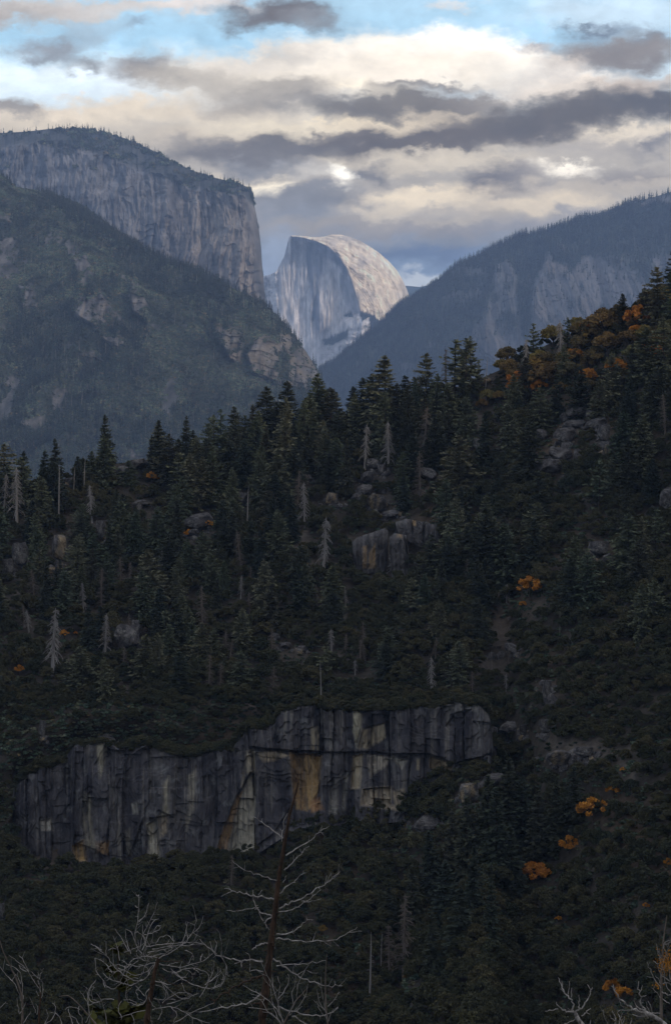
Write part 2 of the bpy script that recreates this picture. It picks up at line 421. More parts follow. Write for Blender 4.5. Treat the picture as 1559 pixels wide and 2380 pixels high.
# ---------------------------------------------------------------- mountains as sculpted sheets
class Sheet:
    """a mountain side: rows run from its crest (v=0) down to its foot (v=1); behind the crest it falls away again"""
    def __init__(s, px0, px1, nu, nv, top, bot, depth, relief, vpow=1.0):
        s.px = np.linspace(px0, px1, nu); v = np.linspace(0, 1, nv) ** vpow
        T = top(s.px); B = bot(s.px)
        s.PX = np.repeat(s.px[None], nv, 0); s.V = np.repeat(v[:, None], nu, 1)
        s.PY = T[None] + (B - T)[None] * s.V
        s.TOP = np.repeat(T[None], nv, 0)
        Y0 = depth(s.PX, s.PY, s)
        P0 = at(s.PX, s.PY, Y0)
        s.Y = Y0 + relief(s.PX, s.PY, P0, s)
        s.P = at(s.PX, s.PY, s.Y)
    def build(s, name, mat, col, back=((80, 40), (400, 250), (1200, 700)), **props):
        rows = [s.P]
        c = [col]
        top = s.P[0]
        ext = []
        for dy, dz in back:
            q = top.copy(); q[:, 1] += dy; q[:, 0] *= (q[:, 1] / top[:, 1]); q[:, 2] -= dz
            ext.append(q)
        P = np.concatenate([np.stack(ext[::-1]), s.P]); C = np.concatenate([np.repeat(col[:1], len(back), 0), col])
        nv, nu = P.shape[:2]
        i = np.arange(nv * nu).reshape(nv, nu)
        Fc = np.stack([i[:-1, :-1], i[1:, :-1], i[1:, 1:], i[:-1, 1:]], -1).reshape(-1, 4)
        me = raw_mesh(name, P.reshape(-1, 3), Fc, mat, True, None, C.reshape(-1, 3))
        return link(name, me, **props)
    def point(s, px, py):
        """surface point at a measured position"""
        px = np.atleast_1d(np.asarray(px, float)); py = np.atleast_1d(np.asarray(py, float))
        fu = np.clip((px - s.px[0]) / (s.px[1] - s.px[0]), 0, len(s.px) - 1.001)
        iu = fu.astype(int); t = fu - iu
        out = np.zeros((len(px), 3))
        for k in range(len(px)):
            colY = s.PY[:, iu[k]] * (1 - t[k]) + s.PY[:, iu[k] + 1] * t[k]
            yy = np.interp(py[k], colY, s.Y[:, iu[k]] * (1 - t[k]) + s.Y[:, iu[k] + 1] * t[k])
            out[k] = at(px[k], max(py[k], colY[0]), yy)
        return out
    def scatter(s, n, mask, seed):
        """random points spread evenly over the ground, thinned by MASK"""
        r = np.random.default_rng(seed)
        a = s.P[1:, :-1] - s.P[:-1, :-1]; b = s.P[:-1, 1:] - s.P[:-1, :-1]
        ar = np.linalg.norm(np.cross(a, b), axis=-1) * mask[:-1, :-1]
        cs = np.cumsum(ar.ravel()); k = np.searchsorted(cs, r.random(n) * cs[-1])
        iv, iu = np.unravel_index(np.minimum(k, ar.size - 1), ar.shape)
        t, w = r.random(n)[:, None], r.random(n)[:, None]
        P = s.P[iv, iu] + a[iv, iu] * t + b[iv, iu] * w
        return P, s.PX[iv, iu], s.PY[iv, iu]

def mixc(c, col, m):
    return c * (1 - m[..., None]) + np.asarray(col) * m[..., None]
SHADE_WALL_HEIGHT = 450.0
# ================================================================ far country
# ---- a blue forested ridge beyond everything
far_top = PL([(850, 672), (900, 668), (945, 664), (975, 667), (1000, 662), (1060, 668), (1200, 660)])
sh = Sheet(860, 1200, 60, 24, far_top, lambda x: 0 * x + 900, lambda X, Y, s: 23500 - 2500 * s.V,
           lambda X, Y, P, s: fbm(P[..., 0] / 400, P[..., 2] / 400, 0, 5) * 150)
sh.build('distant_ridge', M_far, np.broadcast_to([.03, .045, .035], sh.P.shape), kind='structure', category='ridge',
         label='low distant blue forested ridge just right of the granite dome')

# ---- the half dome
dome_top = PL([(560, 640), (612, 642), (630, 637), (642, 632), (652, 612), (660, 597), (666, 575), (671, 553), (678, 547), (700, 548), (728, 551), (752, 550),
               (770, 545), (790, 545), (812, 550), (838, 560), (862, 575), (880, 587), (902, 606), (922, 628), (936, 652), (946, 675), (953, 694), (966, 700), (985, 720), (1040, 760), (1120, 800)])
crest = [(671, 548), (700, 551), (735, 560), (762, 572), (785, 592), (805, 622), (818, 655), (829, 690), (838, 725), (842, 745)]
crest_x = PL([(y, x) for x, y in crest] + [(800, 838), (960, 830)])
ledge_y = PL([(600, 820), (700, 790), (780, 765), (800, 735), (830, 728), (860, 738), (900, 752), (930, 745), (1100, 750)])
KD = 1.05      # metres of the dome per unit of the figures below
def dome_depth(X, Y, s):
    cx = crest_x(Y); dx = X - cx
    face = 15900 + np.clip(-dx, 0, 400) * 2.3 + 45 * sstep(0, 7, -dx) + 25 * sstep(30, 45, -dx)
    d = np.clip(dx, 0, 400)
    domey = 15900 + 260 * (d / 110.0) ** 2 + 130 * np.exp(-np.clip(Y - s.TOP, 0, 999) / 22.0)
    base = np.where(dx < 0, face, domey)
    below = sstep(-4, 16, Y - ledge_y(X)) * sstep(765, 800, X)
    base = base - below * (170 + 0.9 * np.clip(Y - ledge_y(X), 0, 300))
    base -= sstep(800, 960, Y) * 160
    base += 140 * sstep(645, 618, X)
    return base * KD
def dome_relief(X, Y, P, s):
    x, z = P[..., 0] / KD, P[..., 2] / KD
    vert = fbm(x / 34, z / 300, 0, 21, 5) * 44 + fbm(x / 90, z / 260, 0, 22, 3) * 36 + ridged(x / 60, z / 500, 0, 23, 3) * 16
    cx = crest_x(Y); on_dome = sstep(0, 8, X - cx) * (Y < ledge_y(X) + 4)
    # sheeting curves on the rounded flank
    q = np.hypot(X - 700, (Y - 760) * 1.1)
    shell = ridged(q / 9 + fbm(x / 160, z / 160, 0, 3) * 1.5, np.arctan2(Y - 760, X - 700) * 2.2, 0, 31, 3) * 16 + fbm(x / 60, z / 60, 0, 32, 5) * 26 + ridged(x / 90, z / 70, 0, 33, 4) * 14
    rough = ridged(x / 120, z / 150, 0, 41, 5) * 110
    low = np.clip(sstep(740, 800, Y) * sstep(730, 790, X) + sstep(655, 630, X), 0, 1)
    return (vert * (1 - on_dome) * (1 - .3 * low) + shell * on_dome + rough * low) * KD
sh = Sheet(590, 1000, 440, 420, dome_top, lambda x: 0 * x + 905, dome_depth, dome_relief)
X, Y, P = sh.PX, sh.PY, sh.P
x, z = P[..., 0] / KD, P[..., 2] / KD
streak = fbm(x / 15, z / 260, 0, 61, 5); streak2 = fbm(x / 45, z / 900, 0, 62, 3)
base = np.broadcast_to([.66, .62, .62], P.shape).copy()
dx = X - crest_x(Y)
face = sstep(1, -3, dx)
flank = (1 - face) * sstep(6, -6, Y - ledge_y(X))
base = mixc(base, [.84, .69, .52], flank * .9)  # the flank's warm sunlit tone is put into its colour
base = base * (1 + .5 * streak[..., None] * (face + .3 * (1 - face))[..., None])
# dark water streaks and painted shade down the middle of the face, and a paler slab beside them
wob = fbm(x / 40, z / 260, 0, 63, 4) * 9
band = poly(X + wob, Y, [(712, 560), (752, 562), (800, 612), (806, 640), (775, 610), (752, 600), (746, 660), (742, 742), (722, 745), (720, 690), (716, 640), (710, 600)], 10)
band2 = poly(X + wob, Y, [(770, 590), (800, 612), (822, 680), (832, 735), (818, 735), (800, 680), (785, 620)], 10)
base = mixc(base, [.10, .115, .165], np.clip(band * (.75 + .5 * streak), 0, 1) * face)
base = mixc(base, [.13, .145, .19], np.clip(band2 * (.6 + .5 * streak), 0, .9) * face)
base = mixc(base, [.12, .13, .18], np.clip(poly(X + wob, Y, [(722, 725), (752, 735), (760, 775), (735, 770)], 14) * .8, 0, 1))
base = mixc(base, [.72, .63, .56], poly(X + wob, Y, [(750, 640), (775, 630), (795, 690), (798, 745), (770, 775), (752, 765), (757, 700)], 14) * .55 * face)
# pale scars on the flank
for (sx_, sy_, a_, b_, t_) in [(868, 588, 7, 6, 1), (833, 607, 8, 9, .8), (845, 570, 9, 4, .6), (900, 615, 16, 7, .5), (860, 640, 12, 3, .6), (880, 690, 16, 5, .4), (820, 582, 10, 4, .5), (930, 690, 8, 12, .5)]:
    base = mixc(base, [.88, .80, .68], t_ * np.exp(-(((X - sx_) / a_) ** 2 + ((Y - sy_) / b_) ** 2)) * (.6 + .5 * fbm(x / 20, z / 20, 0, 64)))
base = mixc(base, [.42, .38, .36], np.clip(fbm(x / 70, z / 90, 0, 66, 5) * 1.6 - .1, 0, .55) * flank)
q_ = np.hypot(X - 700, (Y - 760) * 1.1)
base = base * (1 + (.45 * fbm(q_ / 5 + fbm(x / 160, z / 160, 0, 3) * 1.5, np.arctan2(Y - 760, X - 700) * 3, 0, 34, 4) * flank + .35 * fbm(x / 22, z / 40, 0, 35, 4))[..., None])
base = mixc(base, [.10, .10, .13], np.exp(-(line_d(X, Y, crest) / 2.6) ** 2) * .65 * sstep(560, 590, Y))  # the crest's shadow, painted as a dark line along the edge
# trees and scrub on the shoulder ledges
veg = poly(X + wob * .6, Y + wob * .4, [(800, 735), (830, 726), (862, 732), (880, 748), (910, 758), (935, 745), (950, 752), (930, 775), (890, 770), (850, 762), (825, 748)], 8) * sstep(-.35, .2, fbm(x / 35, z / 35, 0, 68))
veg = np.clip(veg + poly(X + wob * .5, Y, [(752, 790), (785, 782), (808, 768), (805, 785), (775, 800), (755, 802)], 8) + sstep(.12, .4, fbm(x / 60, z / 90, 0, 69, 5)) * sstep(790, 850, Y) * .75, 0, 1)
base = mixc(base, [.045, .055, .05], veg)
dome = sh; dome_veg = veg
sh.build('granite_dome', M_far, np.clip(base, .02, .92), kind='structure', category='mountain',
         label='bare granite dome with one sheer streaked face at the head of the valley')

# ---- the great cliff on the left
wall_top = PL([(-120, 312), (0, 309), (60, 306), (120, 299), (190, 299), (240, 307), (290, 321), (350, 347), (400, 375), (450, 397), (500, 413), (560, 428),
               (580, 437), (588, 448), (592, 480), (598, 510), (603, 540), (607, 575), (609, 610), (612, 645), (616, 690), (622, 760), (634, 900)])
lip = PL([(-120, 345), (0, 338), (100, 330), (200, 345), (280, 372), (330, 392), (420, 425), (500, 445), (570, 452), (592, 480), (700, 900)])
KW = 1.6
def wall_depth(X, Y, s):
    lp = np.maximum(lip(X) + fbm(X / 34.0, X * 0, 0, 70, 4) * 26, s.TOP)
    up = np.clip(lp - Y, 0, 99)
    d = 6150 - (X / 620) * 420 + up * 7
    d += 260 * np.clip((X - (wall_top_x(Y) - 26)) / 26, 0, 1.2) ** 2
    d -= (Y - lp) * .35
    return d * KW
wall_edge = [(592, 430), (592, 480), (598, 510), (603, 540), (607, 575), (609, 610), (612, 645), (616, 690), (622, 760), (634, 900)]
wall_top_x = PL([(y, x) for x, y in wall_edge])
def wall_relief(X, Y, P, s):
    x, z = P[..., 0] / KW, P[..., 2] / KW
    w = fbm(x / 120, z / 160, 0, 71, 3) * 22
    col = ridged((x + w * 1.6) / 66, z / 210, 0, 72, 5) * 36 + ridged((x + w) / 26, z / 140, 0, 89, 4) * 16
    big = fbm(x / 170, z / 300, 0, 73, 3) * 42
    slabs = np.floor(fbm((x + w) / 60, z / 130, 0, 74, 3) * 5) * 10
    top = sstep(6, -6, Y - np.maximum(lip(X), s.TOP))
    return ((col + slabs) * (1 - .6 * top) + big - fbm(x / 30, z / 24, 0, 75, 3) * 10 * (1 + top)) * KW
sh = Sheet(-150, 634, 700, 420, wall_top, lambda x: 0 * x + 905, wall_depth, wall_relief)
X, Y, P = sh.PX, sh.PY, sh.P
x, z = P[..., 0] / KW, P[..., 2] / KW
w = fbm(x / 90, z / 120, 0, 76, 4) * 34
streak = fbm((x + w) / 17, z / 120, 0, 77, 5); patch = fbm((x + w) / 70, z / 140, 0, 78, 4)
base = np.broadcast_to([.15, .15, .165], P.shape).copy()
warm = sstep(230, 560, X + patch * 130) * sstep(400, 520, Y)
base = mixc(base, [.205, .175, .155], warm)
base = mixc(base, [.21, .195, .19], np.clip(patch * 1.8 - .2, 0, .6))
base = mixc(base, [.06, .063, .075], np.clip(streak * 2.0 - .1, 0, .6))
base = mixc(base, [.27, .24, .21], np.clip(-streak * 1.8 - .25, 0, .5) * warm)
# dark diorite stains, and recesses shaded in by colour
for (sx_, sy_, a_, b_, t_) in [(440, 568, 5, 11, .9), (485, 505, 10, 18, .6), (335, 440, 5, 45, .6), (392, 555, 8, 30, .5), (560, 520, 5, 60, .35), (300, 420, 10, 30, .4), (530, 560, 4, 50, .4), (430, 520, 16, 5, .5)]:
    base = mixc(base, [.08, .08, .09], t_ * np.exp(-(((X + w * .4 - sx_) / a_) ** 2 + ((Y - sy_) / b_) ** 2)))
topveg = sstep(8, -8, Y - np.maximum(lip(X), sh.TOP)) * sstep(-.1, .25, fbm(x / 26, z / 16, 0, 79, 4)) * sstep(100, 200, X)
spots = sstep(.28, .42, fbm(x / 40, z / 30, 0, 80, 4)) * sstep(.9, .2, (Y - lip(X)) / 90)
base = base * (1 + (.55 * fbm(x / 11, z / 22, 0, 90, 4) + .3 * fbm(x / 30, z / 18, 0, 88, 4))[..., None])
base = mixc(base, [.026, .030, .026], np.clip(topveg * 1.0 + spots * .8 + .75 * sstep(14, -8, Y - np.maximum(lip(X), sh.TOP)), 0, 1))
wall = sh; wall_veg = np.clip(topveg + spots * .4, 0, 1)
sh.build('granite_wall_mountain', M_far, np.clip(base, .02, .7), kind='structure', category='mountain',
         label='huge flat-topped granite cliff mountain dropping sheer beside the dome')

# ---- the mountain on the right
right_top = PL([(640, 930), (700, 890), (745, 858), (775, 842), (800, 824), (830, 800), (855, 778), (880, 756), (905, 732), (930, 708), (955, 694), (990, 672), (1015, 652), (1040, 634), (1062, 615), (1075, 608),
                (1100, 600), (1150, 574), (1220, 546), (1290, 528), (1350, 508), (1400, 497), (1450, 478), (1500, 463), (1559, 446), (1700, 410)])
KR = 1.7
def right_depth(X, Y, s):
    t = np.clip((Y - s.TOP) / 440, 0, 1.1)
    d = 7300 - 1350 * t ** .85 - (X - 1150) * .35
    return d * KR
RB = [  # rock bodies standing out of the forest: outline, how far out
    ([(1150, 615), (1185, 605), (1200, 640), (1205, 720), (1215, 860), (1120, 860), (1125, 760), (1130, 700), (1142, 650)], 70),
    ([(1270, 570), (1300, 558), (1318, 580), (1325, 640), (1345, 700), (1370, 800), (1300, 860), (1215, 850), (1230, 740), (1240, 670), (1258, 620)], 110),
    ([(1320, 640), (1360, 600), (1420, 590), (1480, 600), (1560, 590), (1600, 760), (1500, 740), (1420, 740), (1370, 780), (1345, 700)], 60),
    ([(1100, 770), (1130, 700), (1125, 860), (1098, 860)], 40),
]
def right_relief(X, Y, P, s):
    x, z = P[..., 0] / KR, P[..., 2] / KR
    w = fbm(x / 160, z / 160, 0, 91, 3) * 24
    r = fbm(x / 260, z / 420, 0, 92, 4) * 120 + ridged((x + z * .25 + w) / 170, z / 700, 0, 93, 3) * 40
    wx, wy = X + w * .5, Y + w * .35
    for pts, h in RB:
        m = poly(wx, wy, pts, 16)
        r = r - m * h + m * (ridged((x + w) / 45, z / 260, 0, 94, 4) * 38 + np.floor(fbm(x / 60, z / 90, 0, 95, 3) * 4) * 9)
    return (r + fbm(x / 40, z / 40, 0, 96, 4) * 20) * KR
sh = Sheet(640, 1700, 640, 330, right_top, lambda x: 0 * x + 1010, right_depth, right_relief)
X, Y, P = sh.PX, sh.PY, sh.P
x, z = P[..., 0] / KR, P[..., 2] / KR
w = fbm(x / 160, z / 160, 0, 91, 3) * 24
rock = np.zeros(X.shape)
for pts, h in RB:
    rock = np.maximum(rock, poly(X + w * .5, Y + w * .35, pts, 10))
n1 = fbm(x / 90, z / 120, 0, 97, 5)
rock = np.clip(rock * sstep(-.55, .0, n1 + .15 + .5 * fbm(x / 30, z / 40, 0, 103, 4)), 0, 1)
rock = np.maximum(rock, sstep(.16, .34, fbm(x / 80, z / 60, 0, 98, 5)) * sstep(60, 150, Y - sh.TOP) * .9)
rock = np.maximum(rock, sstep(-.1, .3, fbm(x / 60, z / 50, 0, 99, 4)) * poly(X, Y, [(1010, 640), (1070, 620), (1130, 620), (1120, 690), (1040, 700)], 30) * .9)
rock = np.maximum(rock, poly(X + w * .3, Y, [(1470, 478), (1500, 464), (1559, 448), (1700, 410), (1700, 440), (1559, 475), (1520, 470), (1490, 486)], 8))
streak = fbm((x + w) / 14, z / 200, 0, 100, 4)
rc = np.broadcast_to([.098, .095, .10], P.shape) * (1 + .9 * streak[..., None])
rc = mixc(rc, [.15, .13, .118], np.clip(fbm(x / 70, z / 70, 0, 101, 4) * 1.5, 0, .6))
base = mixc(np.broadcast_to([.06, .066, .052], P.shape) * (1 + .5 * fbm(x / 30, z / 30, 0, 102)[..., None]), rc, rock[..., None][..., 0])
right = sh; right_rock = rock
sh.build('forested_mountain', M_far, np.clip(base, .015, .6), kind='structure', category='mountain',
         label='hazy blue forested mountain with grey rock buttresses right of the dome')

# ---- the long forested slope on the left, nearer than the great cliff
slope_top = PL([(-200, 300), (-60, 362), (0, 402), (40, 436), (95, 446), (150, 458), (200, 480), (250, 518), (300, 560), (350, 588), (400, 612), (450, 628), (500, 652), (550, 676), (600, 700),
                (640, 731), (680, 776), (710, 815), (735, 855), (750, 885), (762, 930), (770, 985), (776, 1060), (790, 1250)])
SR = [  # bare rock on the slope: outline, how far out, tan share
    ([(168, 600), (200, 588), (212, 625), (235, 680), (262, 715), (285, 742), (286, 798), (268, 805), (240, 790), (215, 755), (180, 735), (155, 705), (182, 670)], 22, .3),
    ([(40, 660), (70, 655), (85, 700), (95, 740), (60, 735), (45, 700)], 12, .2),
    ([(-20, 500), (20, 500), (30, 520), (-20, 535)], 14, .3), ([(-20, 396), (8, 400), (14, 418), (-20, 425)], 14, .3),
    ([(484, 735), (520, 742), (562, 745), (572, 790), (566, 850), (540, 842), (520, 810), (500, 780)], 20, .8),
    ([(600, 780), (640, 775), (690, 765), (715, 815), (735, 852), (755, 900), (700, 905), (640, 890), (590, 870), (578, 830)], 26, .85),
    ([(312, 628), (326, 655), (336, 690), (346, 712), (344, 750), (331, 738), (306, 722), (300, 692), (304, 655)], 32, .45),
    ([(170, 815), (215, 812), (240, 835), (200, 842)], 10, .2),
    ([(300, 1035), (345, 1030), (350, 1060), (290, 1060)], 8, .1),
]
KS = 1.8
def slope_depth(X, Y, s):
    t = np.clip((Y - s.TOP) / (1250 - s.TOP + 1), 0, 1)
    top = np.interp(X, [-200, 0, 300, 600, 700, 790], [4050, 3900, 3600, 3450, 3480, 3520])
    d = top + (2700 - top) * t ** .92
    # the far spur that carries the dark conifers lies behind a nearer brushy shoulder
    sh_ = PL([(-200, 330), (0, 402), (60, 450), (150, 520), (250, 590), (330, 660), (420, 700), (500, 720), (600, 760), (700, 850), (790, 1250)])(X)
    d -= 60 * sstep(-12, 20, Y - sh_) * sstep(620, 300, X)
    d += 160 * np.clip((X - (slope_edge(Y) - 40)) / 40, 0, 1.2) ** 2
    return d * KS
slope_edge = PL([(300, -200), (446, 95), (560, 300), (700, 600), (776, 680), (855, 735), (930, 762), (1060, 776), (1250, 790)])
def slope_relief(X, Y, P, s):
    x, z = P[..., 0] / KS, P[..., 2] / KS
    w = fbm(x / 70, z / 70, 0, 111, 3) * 14
    r = fbm(x / 150, z / 150, 0, 112, 4) * 55 + ridged((x - z * .45 + w) / 110, z / 420, 0, 113, 4) * 42
    for pts, h, tn in SR:
        m = poly(X + w * .7, Y + w * .7, pts, 9)
        layer = np.floor((z + x * .12 + fbm(x / 30, z / 30, 0, 117) * 8) / 7) * 7
        r = r - m * h * 1.5 + m * (ridged((x + w) / 17, z / 46, 0, 114, 4) * 17 + vnoise(layer * .37, x / 26, 0, 115) * 9)
    return (r + fbm(x / 14, z / 14, 0, 116, 3) * 4) * KS
sh = Sheet(-200, 790, 680, 520, slope_top, lambda x: 0 * x + 1260, slope_depth, slope_relief)
X, Y, P = sh.PX, sh.PY, sh.P
x, z = P[..., 0] / KS, P[..., 2] / KS
w = fbm(x / 70, z / 70, 0, 111, 3) * 14
rock = np.zeros(X.shape); tan = np.zeros(X.shape)
for pts, h, tn in SR:
    m = poly(X + w * .7, Y + w * .7, pts, 8)
    rock = np.maximum(rock, m * sstep(-.22, .2, fbm(x / 26, z / 22, 0, 118, 4) + .35 * fbm(x / 7, z / 7, 0, 124, 3))); tan = np.maximum(tan, m * tn)
rock = np.maximum(rock, sstep(.3, .45, fbm(x / 40, z / 30, 0, 119, 5)) * sstep(40, 130, Y - sh.TOP) * .75)
rc = np.broadcast_to([.105, .098, .098], P.shape) * (1 + 1.5 * fbm((x + w) / 9, z / 16, 0, 120, 4)[..., None])
rc = mixc(rc, np.array([.165, .13, .09]), np.clip(tan * (.6 + fbm(x / 14, z / 8, 0, 121)), 0, 1))
rc = mixc(rc, [.04, .038, .04], np.clip(ridged((x + w) / 24, z / 60, 0, 122, 3) * 1.6 - .7, 0, .7))
base = mixc(np.broadcast_to([.036, .040, .030], P.shape) * (1 + .5 * fbm(x / 20, z / 20, 0, 123)[..., None]), rc, rock)
slope = sh; slope_rock = rock
sh.build('forested_hillside', M_slope, np.clip(base, .012, .6), ((60, 30), (300, 200), (900, 600)), kind='structure', category='hillside',
         label='long steep forested hillside with rock outcrops below the great cliff')

# ---------------------------------------------------------------- the near wooded hill
hill_top = PL([(-300, 1190), (0, 1150), (80, 1130), (150, 1112), (260, 1080), (330, 1070), (450, 1052), (600, 1022), (700, 992), (800, 972), (900, 952), (1000, 922), (1060, 900), (1120, 878), (1170, 856),
               (1260, 806), (1350, 765), (1430, 742), (1480, 712), (1559, 676), (1700, 600), (1860, 540)])
HPY = [600, 900, 1100, 1400, 1640, 2000, 2380, 2640]
HPX = [-300, 0, 300, 600, 900, 1200, 1559, 1860]
HD = np.array([[1120, 1010, 930, 805, 722, 690, 565, 495]] * 5 + [[1040, 935, 870, 762, 690, 640, 535, 470], [950, 862, 800, 706, 640, 575, 490, 435], [900, 800, 740, 650, 590, 530, 450, 400]], float)
def hill_depth(X, Y, s):
    cols = np.stack([np.interp(Y, HPY, HD[i]) for i in range(len(HPX))], 0)
    fu = np.clip(np.interp(X, HPX, np.arange(len(HPX))), 0, len(HPX) - 1.001); iu = fu.astype(int); t = fu - iu
    a = np.take_along_axis(cols, iu[None], 0)[0]; b = np.take_along_axis(cols, iu[None] + 1, 0)[0]
    d = a * (1 - t) + b * t
    # the ground comes forward to meet the foot of the cliff
    k = sstep(10, 40, X) * sstep(1215, 1120, X) * sstep(-2, 2, Y - cl_bot(X))
    foot = np.interp(X, CLX, CLY) - 1 - (Y - cl_bot(X)) * .28
    return np.where(k > 0, d + (np.minimum(d, foot) - d) * k, d)
CLX, CLY = [0, 300, 600, 900, 1154], [703, 698, 692, 686, 672]
cl_top = PL([(26, 1890), (32, 1835), (58, 1802), (88, 1786), (150, 1772), (168, 1733), (240, 1717), (280, 1742), (300, 1736), (350, 1726), (400, 1746), (430, 1756), (480, 1746), (540, 1738),
             (556, 1712), (580, 1692), (640, 1682), (652, 1645), (740, 1637), (800, 1648), (880, 1642), (960, 1644), (1030, 1636), (1060, 1626), (1118, 1636), (1138, 1668), (1146, 1730)])
cl_bot = PL([(26, 1960), (60, 2010), (130, 2022), (250, 2012), (330, 2020), (380, 2012), (450, 1995), (500, 1992), (530, 1975), (600, 1968), (690, 1910), (740, 1885), (800, 1900), (860, 1880), (930, 1888), (960, 1840),
             (1040, 1806), (1080, 1778), (1146, 1750)])
def cliff_zone(X, Y, soft=14):
    return sstep(16, 40, X) * sstep(1150, 1130, X) * sstep(-soft, 4, Y - cl_top(X)) * sstep(soft, -4, Y - cl_bot(X))
def hill_relief(X, Y, P, s):
    x, z = P[..., 0], P[..., 2]
    r = fbm(x / 70, z / 46, 0, 131, 4) * 22 + ridged((x + z * .4) / 70, z / 160, 0, 132, 3) * 6 + fbm(x / 9, z / 9, 0, 133, 3) * 1.6
    gully = np.exp(-(line_d(X, Y, [(1180, 1380), (1160, 1600), (1190, 1800), (1130, 1950), (1010, 2120), (880, 2300), (820, 2420)]) / 55) ** 2)
    return r * (1 - .96 * cliff_zone(X, Y, 70)) + gully * 20 + 7 * cliff_zone(X, Y, 2) * sstep(12, 30, Y - cl_top(X))
sh = Sheet(-300, 1860, 720, 600, hill_top, lambda x: 0 * x + 2640, hill_depth, hill_relief)
X, Y, P = sh.PX, sh.PY, sh.P
x, z = P[..., 0], P[..., 2]
soil = np.broadcast_to([.046, .038, .030], P.shape) * (1 + .7 * fbm(x / 6, z / 6, 0, 134, 4)[..., None])
soil = mixc(soil, [.10, .066, .042], np.clip(fbm(x / 22, z / 18, 0, 135, 4) * 1.4 - .1, 0, .7))
bare = sstep(.30, .42, fbm(x / 16, z / 12, 0, 136, 4)) * .7
bare = np.maximum(bare, poly(X, Y, [(1100, 1420), (1190, 1400), (1210, 1560), (1150, 1600), (1100, 1520)], 40) * .5)
soil = mixc(soil, [.15, .125, .105], bare * (.6 + .5 * fbm(x / 3, z / 3, 0, 137, 3)))
hill = sh
sh.build('wooded_hill', M_hill, np.clip(soil, .012, .5), ((20, 6), (90, 50), (260, 190), (700, 330)), kind='structure', category='hill',
         label='dark wooded hill across the middle of the valley view')

# ---- canyon side below the viewpoint and the valley floor
gx = np.linspace(-420, 420, 90); gy = np.linspace(-60, 470, 90)
GX, GY = np.meshgrid(gx, gy)
GZ = -1.7 - .345 * np.clip(GY, 0, 999) - .05 * np.clip(-GY, 0, 99) * 0 - 6 * sstep(2, 20, GY) + fbm(GX / 14, GY / 14, 0, 141, 4) * 1.2 * sstep(3, 25, GY) + np.abs(GX) * .02
near_z = lambda x, y: float(-1.7 - .345 * max(y, 0) - 6 * sstep(2, 20, np.array(float(y))) + fbm(np.array(x / 14), np.array(y / 14), 0, 141, 4) * 1.2 * sstep(3, 25, np.array(float(y))) + abs(x) * .02)
i = np.arange(90 * 90).reshape(90, 90)
Fc = np.stack([i[:-1, :-1], i[:-1, 1:], i[1:, 1:], i[1:, :-1]], -1).reshape(-1, 4)
c = np.broadcast_to([.05, .042, .032], GX.shape + (3,)) * (1 + .5 * fbm(GX / 3, GY / 3, 0, 142, 4)[..., None])
link('ground', raw_mesh('ground', np.stack([GX, GY, GZ], -1), Fc, M_hill, True, None, c.reshape(-1, 3)), kind='structure', category='ground',
     label='steep brown canyon side falling away below the viewpoint')
FLOOR = -440.0
gx = np.linspace(-8300, 8300, 61); gy = np.linspace(-3000, 24800, 61)
GX, GY = np.meshgrid(gx, gy); i = np.arange(61 * 61).reshape(61, 61)
Fc = np.stack([i[:-1, :-1], i[:-1, 1:], i[1:, 1:], i[1:, :-1]], -1).reshape(-1, 4)
c = np.broadcast_to([.04, .045, .03], GX.shape + (3,))
link('valley_floor', raw_mesh('valley_floor', np.stack([GX, GY, FLOOR + 0 * GX], -1), Fc, M_far, True, None, c.reshape(-1, 3)), kind='structure', category='ground',
     label='dark forested valley floor below the mountains')

# ---- added wall, unseen behind the viewpoint, shaped to keep sun off the near hill
uu = np.linspace(-3600, 3600, 121); vv = np.linspace(70, 2600, 70)
UU, VV = np.meshgrid(uu, vv)
sxy = np.array([math.sin(R(SUN_AZ)), math.cos(R(SUN_AZ))]); pxy = np.array([-sxy[1], sxy[0]])
HH = SHADE_WALL_HEIGHT * sstep(70, 760, VV) * (1 - .55 * sstep(900, 2600, VV)) * (1 + .10 * fbm(UU / 500, VV / 500, 0, 145, 4)) * sstep(3700, 2600, np.abs(UU)) - 30 + fbm(UU / 60, VV / 60, 0, 146, 4) * 14 * sstep(70, 300, VV)
GX = UU * pxy[0] + VV * sxy[0]; GY = UU * pxy[1] + VV * sxy[1]
GZ = np.where(VV < 75, FLOOR + 5, HH)
i = np.arange(UU.size).reshape(UU.shape)
Fc = np.stack([i[:-1, :-1], i[:-1, 1:], i[1:, 1:], i[1:, :-1]], -1).reshape(-1, 4)
c = np.broadcast_to([.045, .045, .035], GX.shape + (3,)) * (1 + .5 * fbm(UU / 40, VV / 40, 0, 147, 4)[..., None])
link('added_shade_wall', raw_mesh('added_shade_wall', np.stack([GX, GY, GZ], -1), Fc, M_slope, True, None, c.reshape(-1, 3)), kind='structure', category='hillside',
     label='added high dark wall behind the viewpoint that shades the near hill')
